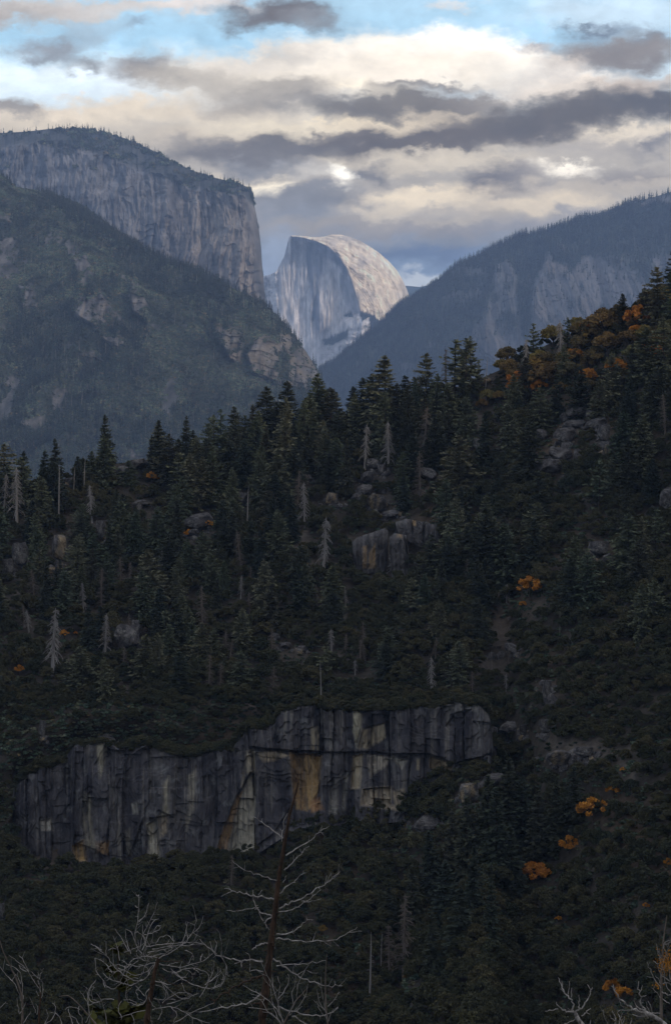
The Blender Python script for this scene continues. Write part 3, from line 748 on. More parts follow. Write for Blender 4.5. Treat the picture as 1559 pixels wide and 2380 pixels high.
# ---------------------------------------------------------------- the long grey cliff on the wooded hill
CPX = np.linspace(18, 1154, 760)
def cliff_depth(X, Y, s):
    return np.interp(X, CLX, CLY) - (Y - cl_top(X)) * .022
edges_ = np.sort(np.concatenate([np.array([26, 92, 122, 168, 205, 250, 285, 330, 352, 412, 436, 470, 502, 548, 590, 684, 742, 768, 800, 826, 866, 902, 948, 985, 1030, 1098, 1146]), rng.uniform(30, 1140, 9)]))
pill_h = rng.uniform(-1.6, 1.6, len(edges_) + 1)
for q in (5, 9, 16): pill_h[q] -= 1.2
CF = [  # panels set forward (+) or back (-) of the face in metres: outline, offset
    ([(585, 1738), (590, 1690), (650, 1640), (745, 1636), (745, 1742), (690, 1740)], 3.2),
    ([(745, 1640), (800, 1648), (910, 1642), (905, 1752), (800, 1744), (748, 1742)], 1.6),
    ([(905, 1640), (1146, 1625), (1146, 1745), (1060, 1772), (1000, 1752), (905, 1752)], 2.2),
    ([(505, 1990), (522, 1915), (545, 1850), (580, 1795), (588, 1800), (584, 1965), (540, 1985)], -2.6),
    ([(682, 1745), (742, 1752), (744, 1860), (700, 1885), (688, 1840)], -2.4),
    ([(592, 1748), (640, 1742), (678, 1750), (686, 1860), (640, 1940), (594, 1962)], 1.6),
    ([(95, 1908), (121, 1902), (126, 1928), (98, 1928)], -1.2),
    ([(344, 1915), (368, 1900), (372, 2010), (334, 2015)], -1.7),
    ([(826, 1650), (850, 1648), (846, 1690), (832, 1735)], -1.1), ([(852, 1692), (888, 1682), (892, 1742), (834, 1738)], -1.0),
    ([(822, 1756), (845, 1752), (838, 1830), (818, 1830)], -1.1), ([(846, 1836), (904, 1832), (900, 1880), (842, 1872)], -1.8),
    ([(1002, 1758), (1056, 1772), (1050, 1800), (1004, 1790)], -1.8), ([(905, 1756), (942, 1768), (932, 1786)], -.8),
    ([(172, 1968), (192, 1956), (192, 2005), (172, 2005)], -1.2), ([(360, 1800), (410, 1770), (405, 1900), (372, 1880)], 1.2),
    ([(285, 1760), (345, 1730), (350, 1860), (300, 1990), (270, 1900)], 1.5), ([(165, 1735), (250, 1720), (258, 1850), (240, 1990), (172, 1960)], 1.8),
    ([(1040, 1690), (1060, 1660), (1095, 1652), (1085, 1665), (1062, 1690)], -1.5),
]
def cliff_relief(X, Y, P, s):
    x, z = P[..., 0], P[..., 2]
    w = fbm(x / 9, z / 22, 0, 151, 4) * 14
    wy = fbm(x / 14, z / 14, 0, 157, 3) * 9
    k = np.searchsorted(edges_, (X + w).ravel()).reshape(X.shape)
    d = -pill_h[k]
    e = np.concatenate([[0], edges_, [1170]])
    c0, c1 = e[k], e[k + 1]
    tt = np.clip((X + w - c0) / (c1 - c0), 0, 1)
    jn = (_hash(k * 1.0, k * 0.0, k * 0.0, 12) + 1) / 2
    seg = np.floor((Y + 25 * jn + wy * 2) / (38 + 70 * jn))
    d += _hash(k * 1.0, seg, seg * 0, 13) * 1.1
    d -= 1.1 * jn * np.sin(np.pi * tt) ** .6                       # rounded pillar fronts
    d += 1.1 * np.clip(jn * 2 - .7, 0, 1) * np.exp(-np.minimum(X + w - c0, c1 - X - w) / 1.5) # open joints between some of them
    for pts, h in CF:
        d = d - h * poly(X + w * .8, Y + wy * .9, pts, 3.5)
    brk = np.floor(fbm(x / 5.5, z / 8, 0, 152, 3) * 4.4)
    d += brk * .65
    d += ridged(x / 5, z / 17, 0, 153, 4) * .9 + fbm(x / 1.7, z / 3.2, 0, 154, 4) * .55
    top = np.clip(1 - (Y - s.TOP) / 8, 0, 1)
    d += top ** 2 * 3.5 + top * fbm(x / 2.2, z / 2.2, 0, 155, 3) * 2.4
    side = np.clip(1 - (X - 20) / 16, 0, 1) + np.clip(1 - (1152 - X) / 14, 0, 1)
    d += side ** 2 * 7
    foot = np.clip(1 - (s.BOT - Y) / 14, 0, 1)
    d += -foot * 1.5 + foot * fbm(x / 3, z / 2, 0, 156, 3) * 2.5
    return d
class Cliff(Sheet): pass
def _ct(x): return cl_top(x) + fbm(x / 14.0, x * 0, 0, 158, 4) * 9
def _cb(x): return np.maximum(cl_bot(x) + 16, np.interp(x, [600, 700, 1100, 1154], [0, 1925, 1900, 1850]))
_o = Sheet.__init__
Sheet.BOT = property(lambda s: s.PY[-1:, :])
sh = Sheet(18, 1154, 860, 330, _ct, _cb, cliff_depth, cliff_relief)
X, Y, P = sh.PX, sh.PY, sh.P
x, z = P[..., 0], P[..., 2]
w = fbm(x / 9, z / 22, 0, 151, 4) * 14; wy = fbm(x / 14, z / 14, 0, 157, 3) * 6
st1 = fbm((X + w * .4) / 5.5, Y / 130, 0, 161, 4); st2 = fbm((X + w * .5) / 19, Y / 170, 0, 162, 3); pt = fbm(X / 30, Y / 40, 0, 163, 4)
base = np.broadcast_to([.078, .072, .079], P.shape).copy()
base = mixc(base, [.115, .106, .106], np.clip(pt * 1.4 + .25, 0, .8))
base = mixc(base, [.032, .030, .037], np.clip(st2 * 2.0 + .05, 0, .85))
base = mixc(base, [.24, .215, .18], np.clip(st1 * 2.1 - .42, 0, .8) * np.clip(st2 * -2 + .5, 0, 1))
base = mixc(base, [.20, .195, .19], np.clip(fbm(x / 2.4, z / 3.5, 0, 164, 4) * 2 - .55, 0, .5))
CC = [  # fresh rock where flakes have fallen, and mineral streaks: outline, colour, strength
    ([(505, 1992), (520, 1920), (545, 1850), (556, 1840), (540, 1905), (528, 1990)], (.33, .22, .12), .95), ([(530, 1990), (542, 1905), (562, 1835), (584, 1795), (588, 1800), (584, 1965), (560, 1985)], (.42, .38, .30), .95),
    ([(575, 1750), (594, 1745), (592, 1790), (572, 1800), (555, 1830), (562, 1800)], (.33, .28, .20), .8), ([(600, 1750), (650, 1740), (672, 1750), (640, 1765), (612, 1768)], (.36, .29, .20), .7),
    ([(678, 1745), (708, 1748), (704, 1800), (712, 1885), (690, 1880), (684, 1820)], (.36, .24, .12), .9), ([(712, 1748), (742, 1752), (742, 1810), (734, 1850), (716, 1880), (708, 1830)], (.44, .29, .13), .95),
    ([(722, 1690), (735, 1688), (735, 1738), (722, 1738)], (.30, .25, .17), .8), ([(720, 1862), (742, 1852), (750, 1880), (722, 1888)], (.38, .22, .11), .8),
    ([(826, 1650), (848, 1648), (846, 1690), (832, 1735), (824, 1700)], (.36, .33, .25), .9), ([(850, 1695), (888, 1684), (890, 1715), (862, 1740), (836, 1738)], (.36, .30, .21), .75),
    ([(820, 1756), (846, 1752), (838, 1832), (816, 1835)], (.40, .33, .23), .9), ([(858, 1758), (905, 1760), (880, 1792), (862, 1810)], (.40, .35, .28), .75),
    ([(844, 1836), (906, 1830), (900, 1868), (925, 1885), (885, 1878), (838, 1872)], (.44, .36, .26), .95), ([(905, 1756), (942, 1768), (932, 1788)], (.42, .39, .33), .9),
    ([(1002, 1757), (1056, 1772), (1048, 1800), (1004, 1786)], (.33, .25, .15), .85), ([(905, 1840), (938, 1836), (935, 1880), (912, 1878)], (.38, .31, .22), .8), ([(966, 1765), (974, 1765), (972, 1790), (966, 1790)], (.30, .25, .17), .7),
    ([(95, 1906), (122, 1902), (126, 1928), (98, 1928)], (.40, .37, .32), .95), ([(228, 1732), (246, 1730), (243, 1775), (232, 1810)], (.33, .30, .23), .85),
    ([(172, 1968), (192, 1954), (192, 2008), (172, 2008)], (.40, .27, .12), .9), ([(198, 1840), (212, 1850), (215, 1985), (196, 1975)], (.27, .24, .18), .6),
    ([(344, 1912), (370, 1900), (368, 1960), (372, 2012), (334, 2016), (346, 1970)], (.40, .36, .28), .9), ([(372, 1900), (395, 1880), (392, 1930), (372, 1950)], (.34, .28, .20), .6), ([(380, 1820), (392, 1800), (396, 1890), (382, 1900)], (.30, .27, .21), .7),
    ([(308, 1865), (326, 1860), (322, 1885), (310, 1885)], (.34, .32, .27), .7), ([(435, 1800), (452, 1790), (448, 1890), (440, 1930)], (.28, .25, .20), .65), ([(215, 1960), (250, 1955), (245, 1985), (215, 1985)], (.33, .21, .10), .6),
    ([(290, 1930), (302, 1920), (306, 1985), (294, 1985)], (.24, .22, .18), .6), ([(770, 1820), (790, 1800), (786, 1890), (765, 1890)], (.28, .26, .22), .5), ([(800, 1800), (812, 1790), (806, 1880), (796, 1885)], (.33, .31, .27), .5),
    ([(1050, 1640), (1110, 1632), (1130, 1660), (1090, 1655), (1060, 1662)], (.24, .22, .20), .6), ([(1108, 1650), (1114, 1650), (1116, 1740), (1110, 1740)], (.20, .195, .195), .7),
]
for pts, colr, t_ in CC:
    base = mixc(base, colr, np.clip(poly(X + w * 1.1, Y + wy * 1.6, pts, 8) * t_ * (1.12 + 1.2 * fbm((X + w * .8) / 3.6, Y / 60, 0, 167, 4) + .35 * st2 * -1 + .6 * fbm(x / 2, z / 3, 0, 166, 3)), 0, .95))
dk = fbm((X + w * .5) / 2.6, Y / 150, 0, 168, 3)
base = mixc(base, [.022, .021, .026], np.clip(dk * 2.0 - .65, 0, .6))
base = mixc(base, [.21, .20, .185], np.clip(-dk * 2.2 - .8, 0, .5))
base = mixc(base, [.05, .046, .034], np.clip(1 - (Y - sh.TOP) / 9, 0, 1) * np.clip(.8 + fbm(x / 2, z / 2, 0, 165), 0, 1))
cliff = sh
sh.build('granite_cliff', M_cliff, np.clip(base, .012, .6), ((1.5, .2), (9, 1), (24, 30)), category='cliff',
         label='long dark grey cliff with tan scars and water streaks across the wooded hill')

# ---------------------------------------------------------------- boulders and rock outcrops
from mathutils import noise as mnoise
import bmesh
def rock_mesh(name, seed, blocky, sub=4, tanside=0.0):
    r = np.random.default_rng(seed)
    bm = bmesh.new(); bmesh.ops.create_icosphere(bm, subdivisions=sub, radius=1.0)
    V = np.array([v.co for v in bm.verts]); F_ = np.array([[v.index for v in f.verts] for f in bm.faces]); bm.free()
    V = V / (np.abs(V) ** (6 if blocky else 3.2)).sum(1, keepdims=True) ** (1 / (6 if blocky else 3.2)) * (.82 if blocky else .95)
    V[:, 0] += V[:, 2] * r.uniform(-.35, .35)
    # cut by random joint planes so the stone has flat broken sides
    n = 20 if blocky else 15
    N_ = unit(r.normal(size=(n, 3)) * ([1, 1, .5] if blocky else [1, 1, 1]))
    for nn in N_:
        d = (V @ nn); lim = r.uniform(.48, .78) if blocky else r.uniform(.58, .86)
        over = d > lim
        V[over] -= (d[over] - lim)[:, None] * nn * .93
    V *= 1 + .16 * fbm(V[:, 0] * 1.6, V[:, 1] * 1.6, V[:, 2] * 1.6, seed, 4)[:, None] + .08 * ridged(V[:, 0] * 4, V[:, 1] * 4, V[:, 2] * 2, seed + 3, 4)[:, None]
    st = fbm(V[:, 0] * 5, V[:, 1] * 5, V[:, 2] * .9, seed + 5, 4)
    c = np.broadcast_to([.115, .105, .105], V.shape) * (1 + .9 * st[:, None])
    c = mixc(c, [.25, .235, .215], np.clip(fbm(V[:, 0] * 2, V[:, 1] * 2, V[:, 2] * 2, seed + 7, 4) * 1.8 - .1, 0, .7))
    if tanside: c = mixc(c, [.36, .27, .16], np.clip(fbm(V[:, 0] * 2.2, V[:, 1] * 2.2, V[:, 2] * .7, seed + 9, 3) * 3 - .2, 0, tanside))
    return raw_mesh(name, V, F_, M_rock, False, None, np.clip(c * .8, .015, .5))
RK = [rock_mesh('boulder', 300 + i, i % 2 == 1, 4, .8 if i in (3, 5) else 0) for i in range(7)]
ROCKS = [  # x, y, half width, half height, kind, label
    (1340, 958, 36, 15, 0, 'low flat grey rock topmost in the boulder pile on the right of the hill'),
    (1312, 1012, 25, 19, 2, 'rounded grey boulder in the middle of the boulder pile'),
    (1300, 1056, 36, 17, 1, 'broad dark boulder lying under the rounded grey boulder'),
    (1272, 1084, 30, 22, 4, 'lowest pale-faced boulder at the left foot of the boulder pile'),
    (1402, 1010, 19, 24, 1, 'cracked rock fin standing right of the boulder pile'), (1385, 985, 24, 13, 2, 'low rubbly rock behind the cracked fin'), (1375, 962, 22, 12, 0, 'small stony ledge right of the topmost flat rock'),
    (1412, 1044, 15, 14, 3, 'small pale block below the cracked rock fin'), (1262, 1010, 14, 13, 6, 'small grey rock half hidden by oaks left of the boulder pile'), (1328, 985, 26, 9, 6, 'thin rock shelf between the two upper boulders'),
    (868, 1080, 15, 15, 2, 'round grey boulder beside two dead conifers in the middle of the hill'), (850, 1108, 16, 15, 4, 'grey boulder just below the round one by the dead conifers'), (886, 1092, 12, 14, 1, 'narrow grey rock right of the round boulder by the dead conifers'), (842, 1140, 20, 14, 6, 'low dark rock above the tilted slab'),
    (878, 1166, 30, 21, 3, 'tilted grey slab with a tan base above the squared outcrop'), (905, 1195, 24, 9, 6, 'rubble rock between the tilted slab and the squared outcrop'),
    (998, 1102, 22, 17, 4, 'pale rock under a dead brown conifer'), (1110, 1034, 13, 17, 1, 'small upright rock amid firs near the hilltop'), (1172, 1038, 14, 18, 1, 'small upright rock right of another amid firs near the hilltop'),
    (140, 1272, 24, 32, 5, 'blocky tan-streaked rock on the left of the hill'), (48, 1292, 26, 34, 1, 'split grey rock at the far left of the hill'), (20, 1318, 18, 22, 1, 'lower grey rock beside the split rock'), (138, 1320, 14, 16, 3, 'small tan rock under the blocky tan-streaked rock'),
    (235, 1232, 14, 26, 1, 'narrow upright dark rock among conifers'), (330, 1168, 24, 9, 0, 'flat grey rock on the slope below the ridge'), (462, 1212, 30, 19, 2, 'broad pale rock beside the small yellow trees'), (446, 1238, 14, 10, 4, 'small pale rock below the broad one by the yellow trees'),
    (562, 1158, 20, 14, 1, 'dark squared rock left of a bare pole'), (295, 1484, 28, 32, 2, 'rough grey crag standing among dark oaks on the left'), (318, 1462, 18, 22, 1, 'smaller crag right behind the rough grey crag'),
    (1190, 1508, 18, 15, 4, 'pale-topped rock in the brown clearing'), (1140, 1522, 12, 8, 0, 'small flat pale rock at the left of the brown clearing'), (1392, 1276, 32, 20, 1, 'rock with a dark hollow amid the oaks on the right'), (1552, 1162, 22, 30, 2, 'grey rock at the right edge of the hill'),
    (322, 1076, 34, 13, 0, 'pale bare ledge on the skyline of the hill'), (290, 1092, 22, 10, 0, 'lower pale ledge left of the skyline ledge'), (165, 1116, 16, 9, 0, 'small pale ledge on the skyline near the dead poles'), (1128, 885, 18, 10, 3, 'pale rock on the ridge beside a bare pole'),
    (770, 1158, 20, 14, 5, 'small tan-stained rock left of the tilted slab'), (715, 1110, 14, 10, 6, 'small grey rock above the drooping dead conifers'),
    (1270, 1612, 13, 36, 1, 'narrow rock pillar right of the long cliff'), (1272, 1592, 18, 11, 4, 'pale capstone on the narrow rock pillar'), (1265, 1690, 16, 20, 1, 'broken block below the narrow rock pillar'),
    (1300, 1760, 36, 20, 3, 'wide crumbling outcrop low on the right'), (1356, 1748, 30, 14, 1, 'pale stony outcrop top right of the wide crumbling one'), (1088, 1842, 32, 24, 5, 'tan-faced outcrop right of the foot of the long cliff'), (1140, 1812, 26, 14, 6, 'low grey rock behind the tan-faced outcrop'),
    (1180, 1690, 26, 12, 6, 'low rock beside fallen logs right of the long cliff'), (985, 1915, 30, 15, 6, 'dark rubble outcrop under the right end of the long cliff'), (1215, 1700, 12, 18, 1, 'small dark block between the cliff and the rock pillar'),
    (100, 1700, 10, 30, 1, 'slim standing rock above the left end of the long cliff'), (250, 1718, 24, 9, 4, 'stony rim rock on the left part of the cliff top'), (850, 1312, 4, 4, 1, 'pebble'),
    (5, 2120, 10, 24, 1, 'dark rock at the left edge beneath the cliff'), (660, 1500, 16, 9, 4, 'small pale stones in the middle of the scrub'), (640, 1478, 12, 9, 0, 'grey stones left of a short dead conifer'), (700, 1508, 12, 8, 2, 'pale stones right of a short dead conifer'),
]
def place_rock(x, y, a, b, kind, label, cat='rock', group=None, name='boulder', me=None, deep=1.0, sink=.15):
    p = hill.point(x, y + b * .8)[0]; m = p[1] / F
    q = at(x, y, p[1] - .3 * a * m)
    o = link(name, me or RK[kind], None, label=label, category=cat)
    if group: o['group'] = group
    o.location = q; o.rotation_euler = (random.uniform(-.15, .15), random.uniform(-.15, .15), random.uniform(0, 6.28))
    s = 1.04
    if me is not None: o.rotation_euler = (0, 0, random.uniform(-.1, .1))
    o.scale = (a * m * s, a * m * s * deep, b * m * s)
    if me is None:
        # keep the measured width whichever way the stone is turned
        o.rotation_euler.z = random.choice([0, 3.1416]) + random.uniform(-.25, .25)
    return o
for (x_, y_, a_, b_, k_, lb) in ROCKS:
    if lb != 'pebble':
        place_rock(x_, y_, a_, b_, k_, lb, 'rock', 'rocks and boulders on the wooded hill')

def outcrop(seed, pts, depth0, thick, lbl, tan_pts=(), grooves=()):
    """a jointed block standing out of the hill: its measured front outline, with depth"""
    pts = np.array(pts, float)
    x0, x1 = pts[:, 0].min(), pts[:, 0].max(); y0, y1 = pts[:, 1].min(), pts[:, 1].max()
    xs = np.linspace(x0 + .5, x1 - .5, int((x1 - x0) * 1.2) + 4)
    def ext(x, lo):
        ys = []
        for i in range(len(pts)):
            a, b = pts[i], pts[(i + 1) % len(pts)]
            if (a[0] - x) * (b[0] - x) <= 0 and a[0] != b[0]:
                ys.append(a[1] + (b[1] - a[1]) * (x - a[0]) / (b[0] - a[0]))
        return (min(ys) if lo else max(ys))
    T = np.array([ext(q, True) for q in xs]); B = np.array([ext(q, False) for q in xs])
    base_ = hill.point((x0 + x1) / 2, y1 - 4)[0]
    mm = base_[1] / F
    def dep(X, Y, s): return base_[1] - thick * .5 + 0 * X
    def rel(X, Y, P, s):
        x, z = P[..., 0], P[..., 2]
        e = np.minimum(X - x0, x1 - X) / 7.0
        t = (Y - s.TOP) / 7.0
        d = thick * np.exp(-e) * .6 + thick * np.exp(-t) * .7
        d += ridged(x / 3.4, z / 9, 0, seed, 4) * .8 + np.floor(fbm(x / 3.5, z / 5, 0, seed + 1, 3) * 4) * .5 + fbm(x / 1.2, z / 2, 0, seed + 2, 3) * .4
        for gl in grooves: d += 2.2 * np.exp(-(line_d(X, Y, gl) / 2.4) ** 2)
        return d
    sh = Sheet(xs[0], xs[-1], len(xs), int((y1 - y0) * 1.2) + 6, lambda q: np.interp(q, xs, T) + fbm(q / 9, q * 0, 0, seed + 6, 3) * 3, lambda q: np.interp(q, xs, B), dep, rel)
    X, Y, P = sh.PX, sh.PY, sh.P; x, z = P[..., 0], P[..., 2]
    c = np.broadcast_to([.085, .078, .078], P.shape) * (1 + .9 * fbm(X / 5, Y / 60, 0, seed + 3, 4)[..., None])
    c = mixc(c, [.15, .138, .128], np.clip(fbm(X / 12, Y / 16, 0, seed + 4, 4) * 1.8 - .1, 0, .7))
    for tp in tan_pts: c = mixc(c, [.27, .19, .11], poly(X, Y, tp, 4) * np.clip(.8 + fbm(X / 5, Y / 50, 0, seed + 5), 0, 1))
    sh.build('rock_outcrop', M_cliff, np.clip(c, .015, .5), ((.3 * thick, .1), (thick, .6), (2 * thick, (y1 - y0) * mm)), category='rock', label=lbl, group='rocks and boulders on the wooded hill')
outcrop(401, [(818, 1262), (830, 1250), (860, 1240), (895, 1228), (902, 1232), (900, 1285), (892, 1330), (832, 1335), (822, 1310)], 0, 5, 'squared grey outcrop with a tan streaked face in the middle of the hill',
        [[(843, 1270), (852, 1268), (852, 1320), (843, 1322)], [(858, 1285), (872, 1262), (872, 1320), (856, 1322)]])
outcrop(411, [(905, 1250), (915, 1240), (945, 1243), (950, 1290), (948, 1332), (930, 1345), (908, 1330)], 0, 4, 'upright cracked outcrop right of the squared tan-streaked one', [[(922, 1240), (934, 1242), (934, 1250), (922, 1248)]], [[(936, 1240), (942, 1262), (945, 1290)]])
outcrop(421, [(918, 1215), (945, 1205), (985, 1212), (1018, 1222), (1030, 1260), (1025, 1285), (985, 1275), (955, 1262), (925, 1240)], 0, 5, 'rough grey rock band above and right of the squared outcrop', [[(958, 1205), (966, 1205), (966, 1222), (958, 1222)]], [[(955, 1206), (958, 1240)], [(985, 1210), (984, 1260)]])
# ================================================================ trees
def conifer(seed, whorls=26, width=.17, base=.08, droop=.25, leaf=.026, nb=(5, 8), prof=.85, ragged=.25, per=11):
    """a needle crown one unit high, grown whorl by whorl; its trunk and its boughs' wood in the trunk mesh"""
    r = np.random.default_rng(seed)
    crown, trunk = MB(), MB()
    bend = r.normal(0, .012, 2)
    H_ = np.linspace(0, 1, 12)
    trunk.tube(np.stack([bend[0] * H_ ** 2, bend[1] * H_ ** 2, H_ - .02], -1), .0135 * (1 - H_) ** .8 + .0012, 7)
    C_, A_, B_ = [], [], []
    lop = r.uniform(0, 6.28)
    for i in range(whorls):
        t = (i + r.uniform(-.3, .3)) / (whorls - 1); t = min(max(t, 0), 1)
        zz = base + (.985 - base) * t
        L0 = width * ((1 - t) ** prof * (1 - .35 * (1 - t) ** 6) + .02)
        for k in range(r.integers(*nb)):
            if r.random() < ragged * .5: continue
            az = r.uniform(0, 6.28)
            L = L0 * r.uniform(1 - ragged * 1.6, 1 + ragged) * (1 + .18 * math.cos(az - lop))
            L = max(L, .008)
            up = .45 * t - droop * (1 - t) * 1.2 + r.normal(0, .08)
            d = np.array([math.cos(az), math.sin(az), up]); d /= np.linalg.norm(d)
            lat = np.array([-math.sin(az), math.cos(az), 0.])
            n = max(4, int(per * (L / width) ** .7) + 2)
            s = (np.arange(n) + r.random(n)) / n
            s = .12 + .88 * s
            sp = (r.random(n) - .5) * 2 * L * .34 * (1.1 - s)
            ctr = np.array([bend[0] * zz ** 2, bend[1] * zz ** 2, zz]) + d * (s * L)[:, None] + lat * sp[:, None]
            ctr[:, 2] -= droop * L * s ** 2 * .5 - r.normal(0, .006, n)
            a = unit(d + lat * (np.sign(sp) * .6)[:, None] + r.normal(0, .35, (n, 3)))
            b = unit(np.cross(a, [0, 0, 1.]) + r.normal(0, .55, (n, 3)))
            sz = leaf * r.uniform(.6, 1.25, n)[:, None] * (.55 + .45 * (1 - t) + .1)
            C_.append(ctr); A_.append(a * sz); B_.append(b * sz * .55)
            if L > .05 and r.random() < .5:
                trunk.tube(np.array([[bend[0] * zz ** 2, bend[1] * zz ** 2, zz], ctr[n // 2] * .5 + np.array([0, 0, zz]) * .5, ctr[-2]]), [.0035, .0022, .001], 3)
    crown.leaves(np.concatenate(C_), np.concatenate(A_), np.concatenate(B_))
    return crown, trunk

def broadleaf(seed, clumps=34, per=75, leaf=.05, flat=.8, fill=.55, trunk_h=.3):
    """a rounded oak crown one unit wide made of leafy clumps round forking limbs"""
    r = np.random.default_rng(seed)
    crown, trunk = MB(), MB()
    C_, A_, B_ = [], [], []
    base = np.array([0, 0, -trunk_h])
    for i in range(clumps):
        v = unit(r.normal(size=3)); v[2] = abs(v[2]) * 1.1 - .28
        rad = .46 * r.uniform(.55, 1.0) ** .5
        c = v * rad * [1, 1, flat] + [0, 0, .22]
        rc = r.uniform(.10, .17)
        n = int(per * (rc / .13) ** 2)
        q = unit(r.normal(size=(n, 3)));
        rr = rc * r.random(n)[:, None] ** .4
        p = c + q * rr * [1, 1, .72]
        a = unit(r.normal(size=(n, 3)) + q * .2); b = unit(np.cross(a, r.normal(size=(n, 3))))
        sz = leaf * r.uniform(.5, 1.1, n)[:, None]
        C_.append(p); A_.append(a * sz); B_.append(b * sz * .7)
        if i % 3 == 0:
            trunk.tube(np.array([[0, 0, -.05], c * .45 + [0, 0, .03], c]), [.022, .012, .004], 4)
    crown.leaves(np.concatenate(C_), np.concatenate(A_), np.concatenate(B_))
    trunk.tube(np.array([base, [.01, 0, -trunk_h * .4], [0, 0, .05]]), [.04, .032, .024], 6)
    return crown, trunk

def dead_conifer(seed, branches=60, length=.13, droop=.6, thick=1.0, bare=.25, twig=True):
    r = np.random.default_rng(seed); trunk, br = MB(), MB()
    H_ = np.linspace(0, 1, 10); bend = r.normal(0, .02, 2)
    ax = lambda h: np.array([bend[0] * h * h, bend[1] * h * h, h])
    trunk.tube(np.stack([ax(h) for h in H_]), (.0125 * (1 - H_) ** .7 + .002) * thick, 6)
    for i in range(branches):
        h = bare + (.97 - bare) * r.random() ** .8
        L = length * (1.05 - h) ** .55 * r.uniform(.35, 1.15)
        az = r.uniform(0, 6.28); d = np.array([math.cos(az), math.sin(az), .25])
        s = np.linspace(0, 1, 5)[:, None]
        P = ax(h) + d * s * L - np.array([0, 0, 1.]) * droop * L * s ** 2 + r.normal(0, .004, (5, 3)) * s
        br.tube(P, np.array([.0030, .0026, .0022, .0017, .001]) * thick, 3)
        if twig:
            for k in (2, 3):
                e = P[k] + (P[k] - P[k - 1]) * r.uniform(.5, 1) + r.normal(0, .014, 3) - [0, 0, L * .12]
                br.tube(np.stack([P[k], (P[k] + e) / 2 + r.normal(0, .003, 3), e]), np.array([.0017, .0014, .0008]) * thick, 3)
    return trunk, br

# ---- prototypes (meshes only; each is first used by a real tree)
KINDS = {}
def reg(kind, crown, trunk, mleaf, mbark=M_bark):
    KINDS[kind] = (crown.mesh('crown', mleaf), trunk.mesh('trunk', mbark, True))
for i in range(7): reg(('fir', i), *conifer(500 + i, 34, .235 + .014 * i, .02, .18 + .04 * i, .030, (8, 12), .55 + .06 * (i % 3), .20 + .05 * (i % 4), 22), M_needle if i % 3 else M_needle_dark)
for i in range(3): reg(('spire', i), *conifer(520 + i, 32, .175 + .014 * i, .04, .35, .033, (7, 10), .68, .25, 15), M_needle_dark)
for i in range(3): reg(('pine', i), *conifer(540 + i, 20, .21, .32, .05, .040, (4, 7), .55, .5, 11), M_needle)
for i in range(2): reg(('broad', i), *conifer(560 + i, 30, .29, .02, .22, .033, (8, 11), .55, .36, 20), M_needle)
for i in range(5): reg(('oak', i), *broadleaf(600 + i, 26 + 3 * i, 100, .044, .85 + .06 * i), M_oak)
for i in range(3): reg(('brown', i), *broadleaf(620 + i, 34, 78, .046, .8), M_brown)
for i in range(3): reg(('orange', i), *broadleaf(640 + i, 20, 70, .052, .85), M_orange)
DEAD = {}
for i in range(4): DEAD[('drooping', i)] = tuple(m.mesh(n, M_snag, True) for m, n in zip(dead_conifer(700 + i, 130, .19, .9, 2.0), ('trunk', 'branches')))
for i in range(3): DEAD[('twiggy', i)] = tuple(m.mesh(n, M_snagbr, True) for m, n in zip(dead_conifer(720 + i, 150, .18, .45, 1.8, .12), ('trunk', 'branches')))
for i in range(3):
    t_, b_ = dead_conifer(740 + i, 18, .09, .3, 1.1, .35, False)
    t_.add(np.concatenate(b_.v), np.concatenate(b_.f)); DEAD[('pole', i)] = (t_.mesh('trunk', M_snag, True),)

def plant(kind, pos, h, label, cat, group, name, rz=None, lean=0.0, wide=1.0):
    o = empty(name, pos, label=label, category=cat, group=group)
    o.rotation_euler = (random.uniform(-.02, .02), lean if lean else random.uniform(-.025, .025), random.uniform(0, 6.28) if rz is None else rz)
    o.scale = (h * wide, h * wide, h)
    src = KINDS.get(kind) or DEAD.get(kind)
    for me in src:
        link(me.name.split('.')[0], me, o)
    return o

